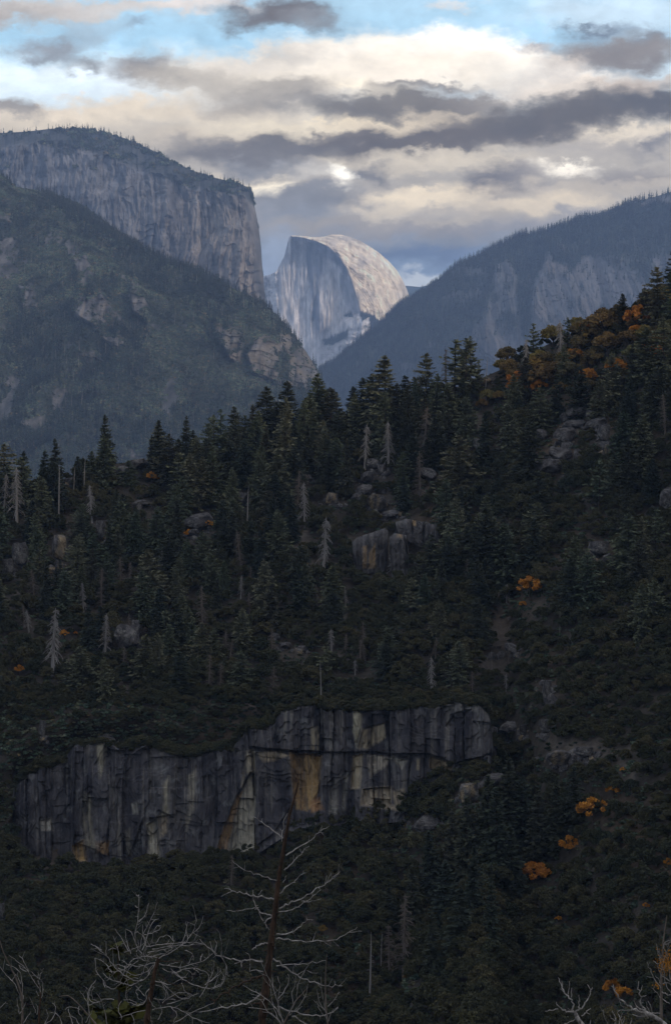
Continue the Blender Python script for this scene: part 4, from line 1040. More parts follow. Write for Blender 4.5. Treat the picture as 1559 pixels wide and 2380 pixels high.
ORD = ['first', 'second', 'third', 'fourth', 'fifth', 'sixth', 'seventh', 'eighth', 'ninth', 'tenth', 'eleventh', 'twelfth']
def zone(x, y):
    """where on the hill, by what stands there"""
    ry = float(hill_top(x)); d = y - ry
    if d < 75:
        if x < 230: return 'on the skyline among bare dead poles'
        if x < 420: return 'on the skyline beside the pale ledge'
        if x < 640: return 'on the skyline before the forested hillside'
        if x < 800: return 'on the skyline under the granite dome'
        if x < 1000: return 'on the skyline before the blue mountain'
        if x < 1200: return 'on the skyline where the ridge climbs'
        if x < 1400: return 'on the skyline among autumn oaks'
        return 'on the skyline right of autumn oaks'
    if y > 1885:
        if x < 300: return 'under the left end of the long cliff' if y < 2140 else 'behind the whip-like dead shrubs'
        if x < 560: return 'under the middle of the long cliff' if y < 2140 else 'behind the tangled dead tree'
        if x < 760: return 'below the cliff scars' if y < 2120 else 'behind the charred dead pine'
        if x < 960: return 'under the right end of the long cliff' if y < 2120 else 'beside the grey standing snags at bottom'
        if x < 1200: return 'in the dark gully' if y < 2150 else 'low in the dark gully'
        if x < 1400: return 'beside the glowing orange oak low down' if y < 2150 else 'above the forked dead limbs'
        return 'right of the low orange oaks' if y < 2150 else 'by the bare bush at bottom right'
    if y > 1600:
        if x < 120: return 'at the left end of the long cliff'
        if x < 560: return 'on the left rim of the long cliff'
        if x < 850: return 'on the middle rim of the long cliff'
        if x < 1160: return 'on the right rim of the long cliff'
        if x < 1320: return 'around the narrow rock pillar'
        return 'right of the narrow rock pillar'
    if x < 200: return 'near the split grey rock' if y < 1400 else 'around the big drooping dead conifer'
    if x < 420: return 'right of the tan-streaked rock' if y < 1400 else 'around the rough grey crag'
    if x < 640: return 'near the broad pale rock' if y < 1400 else 'right of the rough grey crag'
    if x < 800: return 'left of the squared outcrop' if y < 1400 else 'in the middle scrub'
    if x < 960:
        return 'above the squared outcrop' if y < 1215 else ('around the squared outcrop' if y < 1400 else 'below the squared outcrop')
    if x < 1130: return 'right of the dead pair of conifers' if y < 1215 else ('right of the squared outcrop' if y < 1400 else 'left of the brown clearing')
    if x < 1300: return 'left of the boulder pile' if y < 1130 else ('above the bright orange tree' if y < 1370 else 'around the brown clearing')
    if x < 1430: return 'around the boulder pile' if y < 1110 else ('around the hollow rock' if y < 1400 else 'right of the bright orange tree')
    return 'right of the boulder pile' if y < 1200 else ('right of the hollow rock' if y < 1420 else 'at the right edge below the hollow rock')

clear_early = lambda x, y: any(abs(x - q[0]) < q[2] + 20 and abs(y - q[1]) < q[3] + 22 for q in ROCKS)
PENDING = []
def want(kind, x, ytop, hpx, look, cat, group, name, label=None, **kw):
    """a tree whose top stands at (x, ytop) and that measures HPX"""
    PENDING.append(dict(kind=kind, x=x, y=ytop + hpx, hpx=hpx, look=look, cat=cat, group=group, name=name, label=label, kw=kw))

CG, OG, SG, AG = 'conifers on the wooded hill', 'live oaks on the wooded hill', 'dead conifers on the wooded hill', 'autumn trees on the wooded hill'
# conifers one can pick out along the skyline: x, top, height, kind, label
for x_, yt, hp, kd, lb in [
    (668, 886, 150, ('fir', 0), 'dense dark fir on the skyline below the end of the forested hillside'), (735, 868, 160, ('fir', 1), 'tall dark fir with drooping boughs right under the foot of the dome'),
    (712, 925, 110, ('fir', 2), None), (640, 935, 110, ('fir', 3), None), (895, 826, 185, ('fir', 1), 'tallest pointed fir on the skyline, left of the blue mountain foot'), (862, 868, 140, ('fir', 2), 'bushy fir left of the tallest pointed fir'),
    (990, 820, 150, ('broad', 0), 'dark fir with broad rounded top against the blue mountain'), (1055, 790, 150, ('pine', 0), 'left tall pine of a bare-trunked pair on the ridge'), (1082, 786, 155, ('pine', 1), 'right tall pine of a bare-trunked pair on the ridge'),
    (1112, 838, 90, ('pine', 2), 'short thin pine right of the bare-trunked pair'), (1238, 752, 105, ('pine', 0), 'dark pine standing above the autumn oaks beside a dead snag'), (1318, 737, 85, ('pine', 1), 'small pine just right of a bare dead snag on the ridge'),
    (1445, 682, 85, ('fir', 0), 'small dark fir poking out above the autumn oaks'), (1526, 620, 150, ('broad', 1), 'big dark conifer high on the skyline at the upper right'), (1560, 618, 170, ('fir', 2), 'dark conifer cut by the right edge high on the skyline'), (1500, 668, 90, ('fir', 3), None),
    (940, 872, 120, ('fir', 3), None), (820, 898, 110, ('fir', 0), None), (780, 912, 110, ('pine', 2), None), (760, 905, 100, ('fir', 2), None), (845, 905, 100, ('spire', 0), None), (920, 890, 120, ('spire', 1), None), (965, 880, 110, ('fir', 2), None), (1015, 868, 110, ('fir', 1), None), (1075, 880, 90, ('fir', 0), None),
    (600, 953, 130, ('fir', 2), None), (548, 972, 110, ('broad', 1), 'dark flat-topped conifer on the skyline before the forested hillside'), (485, 984, 120, ('broad', 0), None), (520, 1000, 90, ('fir', 1), None), (372, 976, 140, ('spire', 1), None), (395, 1008, 120, ('fir', 3), None), (352, 1012, 100, ('spire', 0), None), (420, 1020, 100, ('fir', 0), None), (450, 1000, 90, ('spire', 2), None),
    (243, 1012, 125, ('fir', 1), 'dense dark fir on the skyline left of the pale ledge'), (213, 1048, 90, ('fir', 2), None), (182, 1060, 80, ('fir', 0), None), (127, 1072, 120, ('fir', 0), None), (102, 1070, 110, ('spire', 1), None), (58, 1048, 110, ('spire', 2), None), (20, 1080, 110, ('fir', 3), None), (-5, 1085, 110, ('fir', 1), None), (300, 1070, 60, ('broad', 0), None),
    (665, 970, 160, ('fir', 2), None), (600, 1045, 150, ('fir', 1), None), (570, 1020, 110, ('fir', 3), None), (755, 990, 130, ('fir', 1), None), (715, 985, 120, ('spire', 0), None), (895, 910, 160, ('broad', 0), 'broad olive fir below the tallest pointed fir'), (960, 1010, 120, ('fir', 0), None), (1068, 1010, 150, ('broad', 1), 'layered olive fir with wide flat boughs above the oak scrub'),
    (1010, 970, 120, ('fir', 0), None), (1130, 960, 130, ('spire', 1), None), (1180, 930, 130, ('fir', 2), None), (1230, 980, 140, ('fir', 3), 'dense conical fir just left of the boulder pile'), (1195, 870, 100, ('fir', 1), None), (1290, 870, 110, ('spire', 2), None), (1350, 850, 120, ('fir', 0), None), (1390, 880, 100, ('fir', 2), None), (1420, 820, 120, ('broad', 0), None), (1470, 800, 110, ('spire', 0), None), (1500, 760, 130, ('fir', 1), None), (1540, 740, 140, ('broad', 1), None),
    (1225, 830, 100, ('fir', 3), None), (1255, 900, 110, ('broad', 0), None), (1310, 800, 100, ('fir', 1), None), (1530, 850, 120, ('fir', 3), None), (1455, 900, 110, ('fir', 0), None),
    (345, 1280, 130, ('broad', 0), 'tall olive-grey conifer with layered boughs on the left of the hill'), (318, 1190, 120, ('fir', 1), None), (258, 1215, 110, ('spire', 1), None), (415, 1160, 140, ('spire', 0), None), (275, 1225, 90, ('fir', 2), None), (140, 1300, 100, ('spire', 2), None), (390, 1240, 110, ('fir', 3), None), (470, 1235, 120, ('broad', 1), None), (520, 1200, 110, ('fir', 0), None), (505, 1345, 90, ('spire', 0), None), (240, 1310, 100, ('fir', 0), None),
    (685, 1040, 110, ('fir', 3), None), (640, 1100, 110, ('fir', 0), None), (540, 1085, 110, ('fir', 1), None), (470, 1060, 110, ('fir', 2), None), (1100, 1230, 130, ('spire', 0), None), (1128, 1180, 165, ('fir', 3), 'big dark fir up left of the bright orange tree'), (1172, 1215, 160, ('fir', 4), 'big olive fir just left of the bright orange tree'), (1070, 1130, 110, ('spire', 2), None), (1130, 1150, 120, ('fir', 1), None), (1040, 1250, 110, ('fir', 3), None), (1105, 1300, 110, ('fir', 0), None),
    (1050, 1880, 170, ('spire', 0), None), (1085, 1850, 200, ('spire', 2), None), (1130, 1800, 210, ('spire', 1), None), (1180, 1760, 220, ('spire', 1), 'tallest dark fir in the shaded gully right of the cliff'), (1210, 1800, 190, ('spire', 2), None), (1155, 1830, 210, ('spire', 2), None), (1250, 1830, 180, ('spire', 0), None), (1290, 1810, 170, ('spire', 0), None), (1000, 1930, 160, ('spire', 1), None), (1100, 1960, 190, ('spire', 1), None), (1035, 2000, 160, ('spire', 2), None), (1190, 1930, 180, ('spire', 0), None), (960, 2010, 150, ('spire', 2), None), (1330, 1780, 140, ('spire', 1), None), (1070, 2060, 160, ('spire', 2), None), (905, 2050, 120, ('spire', 0), None), (1140, 2040, 160, ('spire', 0), None), (1000, 2120, 150, ('spire', 1), None),
]:
    want(kd, x_, yt, hp, None, 'conifer', CG, 'conifer', lb)

# dead trees: x, top, foot y, kind, lean, label
for x_, yt, yb, kd, ln, lb in [
    (40, 1085, 1222, ('drooping', 0), .05, 'pale dead conifer with drooping branches at the left end of the skyline'), (137, 1080, 1205, ('pole', 0), 0, 'straight pale dead pole right of the drooping dead conifer at left'), (196, 1064, 1150, ('pole', 1), 0, 'bare white pole beside a dense fir on the skyline'), (172, 1084, 1150, ('pole', 2), 0, 'shorter white pole left of the one by the dense fir'), (215, 1125, 1215, ('drooping', 3), -.25, 'leaning thin dead tree below the white poles'), (8, 1100, 1200, ('drooping', 2), .1, 'half seen dead conifer at the left edge'),
    (847, 985, 1092, ('drooping', 1), .05, 'left pale dead conifer above the round boulder'), (903, 978, 1100, ('drooping', 0), 0, 'right pale dead conifer above the round boulder'), (985, 945, 1090, ('twiggy', 0), 0, 'brown dead conifer with dense bare twigs above the pale rock'), (975, 1050, 1170, ('twiggy', 1), 0, 'grey-brown dead conifer spreading over the pale rock'), (575, 1128, 1230, ('pole', 1), .02, 'slim white dead pole by the dark squared rock'),
    (690, 1092, 1200, ('twiggy', 2), .04, 'left twiggy dead conifer of a pair in the upper middle'), (708, 1120, 1228, ('drooping', 2), 0, 'right drooping dead conifer of a pair in the upper middle'), (752, 1200, 1340, ('drooping', 1), .03, 'tall drooping dead conifer left of the squared outcrop'), (560, 1232, 1332, ('twiggy', 1), .05, 'brownish dead conifer left of the middle of the hill'), (195, 1353, 1428, ('drooping', 2), -.02, 'short pale dead top with drooping branches'), (235, 1320, 1420, ('twiggy', 0), 0, 'thin dead conifer right of the short pale dead top'),
    (122, 1412, 1570, ('drooping', 3), .06, 'large pale dead conifer with drooping branches on the left slope'), (245, 1425, 1530, ('drooping', 0), .1, 'slanting dead conifer right of the small yellow bush'), (470, 1360, 1482, ('twiggy', 2), 0, 'dense grey dead conifer in the middle left'), (580, 1375, 1432, ('twiggy', 1), 0, 'short twiggy dead tree right of the dense grey one'), (560, 1335, 1392, ('drooping', 1), .2, 'curly white dead snag with crossed limbs'), (632, 1458, 1532, ('twiggy', 0), 0, 'short grey dead conifer in the scrub'), (803, 1362, 1410, ('drooping', 3), -.05, 'small pale dead tree below the squared outcrop'),
    (845, 1445, 1520, ('twiggy', 2), 0, 'grey dead tree in the scrub below the outcrops'), (800, 1470, 1530, ('twiggy', 1), .08, 'dead tree left of the grey one in the scrub'), (1002, 1525, 1612, ('drooping', 2), 0, 'thin crooked dead tree above the right cliff rim'), (1158, 1375, 1425, ('twiggy', 0), 0, 'left dead twiggy sapling under the big firs'), (1182, 1385, 1425, ('twiggy', 2), 0, 'right dead twiggy sapling under the big firs'), (487, 1518, 1602, ('twiggy', 1), 0, 'slender grey dead conifer above the left cliff rim'), (685, 1498, 1546, ('twiggy', 0), 0, 'small dead sapling in the scrub above the cliff'), (746, 1538, 1640, ('pole', 2), .02, 'thin dark dead pole on the cliff rim'),
    (1545, 915, 1010, ('twiggy', 1), .04, 'large faint twiggy dead conifer at the right edge'), (300, 1425, 1480, ('twiggy', 2), 0, 'dead treetop in front of the rough grey crag'), (938, 2078, 2275, ('twiggy', 2), .03, 'tall grey snag thick with short twigs at bottom centre'), (858, 2168, 2340, ('pole', 1), -.06, 'leaning bare pole at bottom centre'), (905, 2148, 2290, ('twiggy', 0), 0, 'thin dead tree between the leaning pole and the twiggy snag'), (538, 1985, 2065, ('twiggy', 1), 0, 'grey twiggy snag at the foot of the tan cliff scar'), (884, 2165, 2280, ('pole', 0), .02, 'slender dead pole beside the leaning one'),
    (1303, 742, 858, ('drooping', 1), .02, 'pale dead snag standing above the autumn oaks on the ridge'), (1220, 788, 880, ('drooping', 3), 0, 'grey dead snag left of a dark pine on the ridge'), (1036, 810, 900, ('twiggy', 2), 0, 'reddish-brown dead pine left of the bare-trunked pair'), (1127, 828, 910, ('pole', 0), .06, 'thin leaning bare pole right of the bare-trunked pair'), (1300, 1420, 1470, ('pole', 1), 0, 'short pale stick right of the brown clearing'), (1142, 1510, 1560, ('pole', 2), 0, 'small white stub in the brown clearing'), (848, 1000, 1060, ('pole', 2), 0, 'short pole behind the left pale dead conifer'),
]:
    want(kd, x_, yt, yb - yt, None, 'dead tree', SG, 'dead_tree', lb, lean=ln)

# autumn oaks: x, centre y, half width, kind, label
for x_, yc, a_, kd, lb in [
    (1230, 1368, 34, 'orange', 'bright orange tree alone among dark oaks in the middle right'), (1214, 1405, 10, 'orange', 'small orange bush below the bright orange tree'), (355, 1110, 17, 'orange', 'small rusty tree on the ridge at left'), (485, 1220, 13, 'orange', 'narrow yellow tree beside the broad pale rock'), (438, 1240, 12, 'orange', 'small yellow bush under the broad pale rock'), (150, 1474, 13, 'orange', 'small yellow bush behind the large pale dead conifer'), (46, 1556, 13, 'orange', 'small red-orange bush at the left edge of the hill'), (176, 1472, 6, 'orange', 'tiny yellow bush right of the large dead conifer'),
    (1378, 1886, 40, 'orange', 'largest glowing orange oak low on the right'), (1424, 1838, 20, 'orange', 'orange oak up right of the largest one'), (1322, 1964, 26, 'orange', 'dull orange oak down left of the largest one'), (1241, 2030, 34, 'orange', 'orange oak in the dark gully low on the right'), (1500, 2106, 10, 'orange', 'tiny orange bush in the dark slope at bottom right'), (1296, 2136, 9, 'orange', 'faint yellowish bush in the dark slope'), (1552, 2005, 13, 'orange', 'orange bush cut by the right edge'), (1424, 2296, 26, 'orange', 'left orange shrub behind the dead limbs at bottom right'), (1448, 2312, 22, 'orange', 'right orange shrub behind the dead limbs at bottom right'), (945, 2272, 10, 'brown', 'rusty shrub at the foot of the twiggy snag'), (1275, 2030, 9, 'orange', 'small orange tuft right of the gully oak'), (1445, 1790, 9, 'orange', 'small amber bush at the right above the orange oaks'),
    (1252, 882, 36, 'brown', None), (1192, 900, 18, 'orange', 'small orange oak on the ridge left of the snag'), (1285, 862, 30, 'brown', None), (1330, 868, 34, 'brown', None), (1400, 752, 44, 'brown', 'wide brown-green oak on the skyline of the ridge'), (1365, 775, 34, 'brown', None), (1482, 742, 40, 'orange', 'rust-orange oak high on the ridge at right'), (1512, 705, 34, 'brown', None), (1440, 730, 30, 'brown', None), (1450, 878, 24, 'brown', None), (1530, 826, 26, 'orange', 'yellow-orange oak near the right edge below the ridge'), (1132, 922, 22, 'brown', None), (1178, 828, 28, 'brown', None), (1285, 782, 32, 'brown', None), (1350, 800, 30, 'brown', None), (1230, 905, 22, 'orange', 'amber oak under the grey ridge snag'), (1410, 800, 36, 'brown', None), (1460, 790, 30, 'brown', None), (1540, 690, 36, 'brown', None), (1340, 752, 20, 'brown', None), (1165, 850, 20, 'brown', None), (1500, 850, 26, 'brown', None), (1385, 950, 16, 'brown', None), (1120, 940, 16, 'brown', None), (260, 1120, 16, 'brown', None), (750, 2160, 12, 'brown', None),
    (1555, 770, 34, 'brown', None), (1330, 830, 26, 'brown', None), (1265, 840, 24, 'brown', None), (1300, 905, 22, 'brown', None), (1370, 900, 22, 'brown', None), (1430, 850, 26, 'brown', None), (1380, 830, 28, 'brown', None),
]:
    want((kd, random.randrange(3)), x_, yc - a_ * .95, a_ * 1.85, None, 'autumn oak', AG, 'autumn_oak', lb)

ra = np.random.default_rng(31)
for k in range(30):
    x_ = ra.uniform(20, 1200); y_ = ra.uniform(1330, 1640)
    if clear_early(x_, y_) or (x_ < 1150 and y_ > cl_top(x_) - 4): continue
    h_ = ra.uniform(34, 62); want(('twiggy' if ra.random() < .7 else 'drooping', int(ra.integers(3))), x_, y_ - h_, h_, None, 'dead tree', SG, 'dead_tree', None, lean=float(ra.normal(0, .08)), wide=1.5)
for k in range(34):
    x_ = ra.uniform(1140, 1570); y0_ = float(hill_top(x_)); y_ = y0_ + ra.uniform(10, 130) * (1 if x_ > 1250 else .7)
    if clear_early(x_, y_): continue
    a_ = ra.uniform(16, 32); want(('brown' if ra.random() < .8 else 'orange', int(ra.integers(3))), x_, y_ - a_ * 1.2, a_ * 1.75, None, 'autumn oak', AG, 'autumn_oak')
# ---- the rest of the conifers and oaks fill the hill
taken = [(p['x'], p['y'], p['hpx'] * .28) for p in PENDING]
rocky = [(r_[0], r_[1], r_[2], r_[3]) for r_ in ROCKS] + [(862, 1285, 44, 56), (928, 1290, 24, 60), (975, 1245, 50, 34)]
clear = lambda x, y: any(abs(x - a) < c * 1.05 and -d * .8 < y - b < d * 1.12 for a, b, c, d in rocky)
# what must stay in view: half width, top and foot of dead trees, autumn oaks and rocks
views = [(p['x'], p['hpx'] * .16, p['y'] - p['hpx'], p['y'], .45) for p in PENDING if p['cat'] == 'dead tree']
views += [(p['x'], p['hpx'] * .5, p['y'] - p['hpx'], p['y'], .25) for p in PENDING if p['cat'] == 'autumn oak']
views += [(a, c * .9, b - d, b + d, .42) for a, b, c, d in rocky]
def blocks(x, y, hw, hh):
    for a, w_, t_, f_, part in views:
        if abs(x - a) < w_ + hw * .8 and y > f_ - 4 and y - hh < f_ - part * (f_ - t_): return True
    return False
def in_cliff(x, y, m=0.0):
    return 22 < x < 1150 and cl_top(x) + 8 < y < cl_bot(x) + 26 + m
r = np.random.default_rng(77)
n_con = sum(p['cat'] == 'conifer' for p in PENDING)
tries = 0
while n_con < 292 and tries < 30000:
    tries += 1
    x_ = r.uniform(-40, 1600); y_ = r.uniform(hill_top(x_) + 6, 1640)
    dens = (1 - sstep(1240, 1620, y_) * .86) * (1 - .75 * poly(np.array([x_]), np.array([y_]), [(1060, 1060), (1250, 1100), (1600, 1000), (1600, 1700), (1000, 1700)], 100)[0])
    if r.random() > dens: continue
    hp = r.uniform(88, 142) * np.interp(y_, [900, 1200, 1640], [1.05, 1.0, .85])
    if in_cliff(x_, y_) or clear(x_, y_): continue
    if any(abs(x_ - a) < max(13, c * .7) and abs(y_ - b) < 15 for a, b, c in taken) or blocks(x_, y_, hp * .18, hp * .9): continue
    if any((x_ - a) ** 2 + ((y_ - hp * .5 - b) / 1.3) ** 2 < (c * 1.7 + hp * .2) ** 2 for a, b, c, d in [(1230, 1374, 25, 25), (1380, 1890, 30, 30), (122, 1500, 30, 60), (752, 1280, 20, 60), (1310, 1030, 50, 60), (870, 1290, 50, 60)]): continue
    kd = [('fir', r.integers(7)), ('spire', r.integers(3)), ('broad', r.integers(2)), ('pine', r.integers(3))][r.choice(4, p=[.5, .25, .15, .1])]
    kd = (kd[0], int(kd[1]))
    taken.append((x_, y_, hp * .28)); n_con += 1
    want(kd, x_, y_ - hp, hp, None, 'conifer', CG, 'conifer')

# live oaks: spread over the whole hill, the 300 nearest as trees of their own, the rest one mass of scrub
oaks = []
mask = np.ones(hill.PX.shape)
mask *= 1 - cliff_zone(hill.PX, hill.PY - 8, 4)
mask *= 1 - .9 * poly(hill.PX, hill.PY, [(1110, 1430), (1185, 1410), (1205, 1560), (1150, 1595), (1110, 1520)], 30)
mask *= (hill.PX > -220) * (hill.PX < 1780) * (hill.PY < 2600)
mask *= 1 - .62 * poly(hill.PX, hill.PY, [(-300, 1000), (1150, 850), (1130, 1250), (800, 1450), (-300, 1560)], 80)
mask *= 1 + 3.0 * sstep(1590, 1640, hill.PY) * sstep(1990, 1900, hill.PY) * sstep(1200, 1150, hill.PX)
OP, OX, OY = hill.scatter(17000, mask, 5)
occ = {}
for p, x_, y_ in zip(OP, OX, OY):
    if clear(x_, y_): continue
    if in_cliff(x_, y_, -20): continue
    wd = r.uniform(3.6, 8.0) * (1 + .25 * float(vnoise(p[0] / 30, p[1] / 30, 0, 77))) * (.62 if 1600 < y_ < cl_top(x_) + 5 and x_ < 1160 else 1.0)
    kx, ky = int(p[0] // 4), int(p[1] // 4)
    ok = not blocks(x_, y_, wd * .55 * F / p[1], wd * 1.0 * F / p[1])
    for i in (-1, 0, 1):
        for j in (-1, 0, 1):
            for q, ww in occ.get((kx + i, ky + j), ()):
                if (q[0] - p[0]) ** 2 + (q[1] - p[1]) ** 2 < ((wd + ww) * .27) ** 2: ok = False
    if not ok: continue
    occ.setdefault((kx, ky), []).append((p, wd))
    oaks.append((p, x_, y_, wd))
oaks.sort(key=lambda q: q[0][1])
inside = [q for q in oaks if -20 < q[1] < 1579 and q[2] < 2395]
mine = set(id(q) for q in inside[:300])
rest = [q for q in oaks if id(q) not in mine]
SHADES = ['dusky', 'dense', 'rounded', 'spreading', 'tufted']
for q in inside[:300]:
    p, x_, y_, wd = q
    PENDING.append(dict(kind=('oak', int(r.integers(5))), x=x_, y=y_, hpx=None, pos=p, h=wd, look=None, cat='oak', group=OG, name='live_oak', label=None, kw={}))

# ---- labels: what each looks like and where it stands; the few that still agree are told apart by order
LOOK = {'twiggy': 'small grey dead tree thick with twigs', 'drooping': 'small pale dead tree with drooping limbs', 'fir': 'dark conical fir', 'spire': 'slender spire-shaped conifer', 'pine': 'open pine with bare lower trunk', 'broad': 'broad layered olive conifer', 'oak': 'live oak', 'brown': 'brown-green turning oak', 'orange': 'orange oak'}
from collections import defaultdict
sets = defaultdict(list)
for p in PENDING:
    if p['label']: continue
    k = p['kind'][0]
    s = LOOK[k]
    if p['cat'] == 'conifer':
        s = ('tall ' if p['hpx'] > 112 else 'short ' if p['hpx'] < 92 else '') + s
    elif p['cat'] == 'oak':
        s = ('wide ' if p['h'] > 6.6 else 'small ' if p['h'] < 4.9 else '') + SHADES[p['kind'][1]] + ' dark ' + s
    sets[(s, zone(p['x'], p['y'] - (p['hpx'] or 10) * .5))].append(p)
for (s, zn), ps in sets.items():
    ps.sort(key=lambda p: p['x'])
    for i, p in enumerate(ps):
        if len(ps) == 1: p['label'] = s + ' ' + zn
        elif len(ps) == 2: p['label'] = ('left ' if i == 0 else 'right ') + s + ' of two ' + zn
        else: p['label'] = (ORD[i] if i < 12 else 'far') + ' ' + s + ' from left ' + zn
for p in PENDING:
    if p.get('pos') is not None:
        pos = p['pos'] + np.array([0, 0, p['h'] * .22]); h = p['h']
    else:
        b = hill.point(p['x'], p['y'])[0]
        top = at(p['x'], p['y'] - p['hpx'], b[1])
        h = top[2] - b[2]; pos = b
        if p['cat'] == 'autumn oak': h *= .98; pos = b + np.array([0, 0, h * .36])
        else: pos = b - np.array([0, 0, .02 * h]); h *= 1.02
    if p['cat'] == 'conifer': p['kw']['wide'] = random.uniform(.95, 1.42)
    plant(p['kind'], pos, h, p['label'], p['cat'], p['group'], p['name'], **p['kw'])

# ---- scattered mass of oak scrub farther up the hill, and the far forests: one object each
def instancer(name, pts, scl, rot, idx, protos, **props):
    me = bpy.data.meshes.new(name)
    me.vertices.add(len(pts)); me.vertices.foreach_set('co', np.asarray(pts, np.float32).ravel())
    for nm, tp, arr, key in (('scl', 'FLOAT_VECTOR', scl, 'vector'), ('rot', 'FLOAT_VECTOR', rot, 'vector'), ('idx', 'INT', idx, 'value')):
        a = me.attributes.new(nm, tp, 'POINT'); a.data.foreach_set(key, np.asarray(arr, np.float32 if tp != 'INT' else np.int32).ravel())
    me.update()
    o = link(name, me, None, **props)
    nt = bpy.data.node_groups.new(name, 'GeometryNodeTree')
    nt.interface.new_socket('Geometry', in_out='INPUT', socket_type='NodeSocketGeometry')
    nt.interface.new_socket('Geometry', in_out='OUTPUT', socket_type='NodeSocketGeometry')
    g = G(nt)
    gi = g.n('NodeGroupInput'); go = g.n('NodeGroupOutput')
    jn = g.n('GeometryNodeJoinGeometry')
    for po in reversed(protos):
        oi = g.n('GeometryNodeObjectInfo'); oi.inputs['Object'].default_value = po; oi.inputs['As Instance'].default_value = True
        nt.links.new(oi.outputs['Geometry'], jn.inputs[0])
    na = {}
    for nm, tp in (('scl', 'FLOAT_VECTOR'), ('rot', 'FLOAT_VECTOR'), ('idx', 'INT')):
        q = g.n('GeometryNodeInputNamedAttribute', data_type=tp); q.inputs[0].default_value = nm; na[nm] = q.outputs[0]
    iop = g.n('GeometryNodeInstanceOnPoints')
    nt.links.new(gi.outputs[0], iop.inputs['Points']); nt.links.new(jn.outputs[0], iop.inputs['Instance'])
    iop.inputs['Pick Instance'].default_value = True
    nt.links.new(na['idx'], iop.inputs['Instance Index']); nt.links.new(na['rot'], iop.inputs['Rotation']); nt.links.new(na['scl'], iop.inputs['Scale'])
    nt.links.new(iop.outputs[0], go.inputs[0])
    md = o.modifiers.new('scatter', 'NODES'); md.node_group = nt
    return o
def proto(name, me):
    return bpy.data.objects.new(name, me)     # a mesh holder for the scatter only, never placed in the scene

def light_conifer(seed, width, n=70, bare=0.0):
    r = np.random.default_rng(seed); b = MB()
    t = np.sort(r.random(n) ** 1.25); az = r.uniform(0, 6.28, n); z0 = bare + .03
    L = width * (1 - t) ** .8 * r.uniform(.55, 1.1, n) + .01
    zz = z0 + (1 - z0) * t
    d = np.stack([np.cos(az), np.sin(az), -.35 + .4 * t], -1)
    C = np.stack([0 * t, 0 * t, zz], -1) + d * (L * .5)[:, None]
    lat = np.stack([-np.sin(az), np.cos(az), r.normal(0, .5, n)], -1)
    b.leaves(C, d * (L * .62)[:, None], lat * (L * .42 + .012)[:, None])
    b.tube(np.array([[0, 0, -.02], [0, 0, .5], [0, 0, .97]]), [.012, .008, .002], 4, 1)
    return b.mesh('far_conifer', [M_farcon, M_bark])
def light_bush(seed, n=60):
    r = np.random.default_rng(seed); b = MB()
    q = unit(r.normal(size=(n, 3))); q[:, 2] = np.abs(q[:, 2]) * .8
    C = q * .42 * r.random(n)[:, None] ** .33 * (1 + .3 * vnoise(q[:, 0] * 3, q[:, 1] * 3, q[:, 2] * 3, seed))[:, None]
    a = unit(r.normal(size=(n, 3))); bb = unit(np.cross(a, r.normal(size=(n, 3))))
    b.leaves(C, a * .15, bb * .12)
    return b.mesh('far_bush', [M_farleaf])
far_con = [proto('far_conifer', light_conifer(800 + i, .11 + .02 * i)) for i in range(4)]
far_bush = [proto('far_bush', light_bush(820 + i)) for i in range(4)]
_s = light_conifer(830, .02, 12); 
oak_p = [proto('scrub_crown', KINDS[('oak', i)][0]) for i in range(5)]
def rots(n, r): return np.stack([0 * np.arange(n), 0 * np.arange(n), r.uniform(0, 6.28, n)], -1)
pts = np.array([q[0] + np.array([0, 0, q[3] * .22]) for q in rest]); wd = np.array([q[3] for q in rest])
instancer('oak_scrub', pts, np.stack([wd, wd, wd * r.uniform(.8, 1.1, len(wd))], -1), rots(len(pts), r), r.integers(0, 5, len(pts)), oak_p, kind='stuff', category='scrub',
          label='continuous dark live oak scrub covering the upper wooded hill')

up = r.permutation(len(OP))
UP, UX, UY = hill.scatter(19000, mask, 9)
keep = np.array([not clear(a, b) and not in_cliff(a, b, -24) for a, b in zip(UX, UY)])
UP = UP[keep]; us = r.uniform(.9, 2.6, len(UP))
instancer('undergrowth', UP, np.stack([us * 1.3, us * 1.3, us], -1), rots(len(UP), r), r.integers(0, 4, len(UP)), far_bush, kind='stuff', category='undergrowth',
          label='low brush filling the ground between trees on the wooded hill')
def forest(name, sheet, mask, n, h0, h1, seed, protos, sink=.03, **props):
    P, PXs, PYs = sheet.scatter(n, mask, seed)
    r = np.random.default_rng(seed + 1)
    h = r.uniform(h0, h1, n) * (1 + .3 * vnoise(P[:, 0] / 120, P[:, 1] / 120, 0, seed))
    P = P - np.stack([0 * h, 0 * h, sink * h], -1)
    instancer(name, P, np.stack([h, h, h], -1), rots(n, r), r.integers(0, len(protos), n), protos, kind='stuff', **props)
X, Y, P = slope.PX, slope.PY, slope.P
con_zone = np.clip(poly(X, Y, [(90, 430), (200, 460), (320, 560), (420, 600), (520, 650), (520, 690), (420, 690), (320, 650), (240, 570), (150, 500)], 30) + sstep(880, 1000, Y) * .8 + sstep(-.1, .3, fbm(P[..., 0] / 110, P[..., 2] / 110, 0, 171, 3)) * .55, 0, 1)
open_ = (1 - np.clip(slope_rock * 1.3, 0, .97)) * (X < 786) * (X > -60)
forest('hillside_conifers', slope, open_ * (con_zone + .10), 15000, 16, 36, 181, far_con, category='forest', label='dark conifer forest on the long hillside at left')
forest('hillside_brush', slope, open_ * (1.15 - con_zone * .6), 42000, 5, 12, 183, far_bush, category='brush', label='grey-green brush and oaks covering the long hillside at left')
far_snag = [proto('far_snag', DEAD[('pole', i)][0]) for i in range(3)]
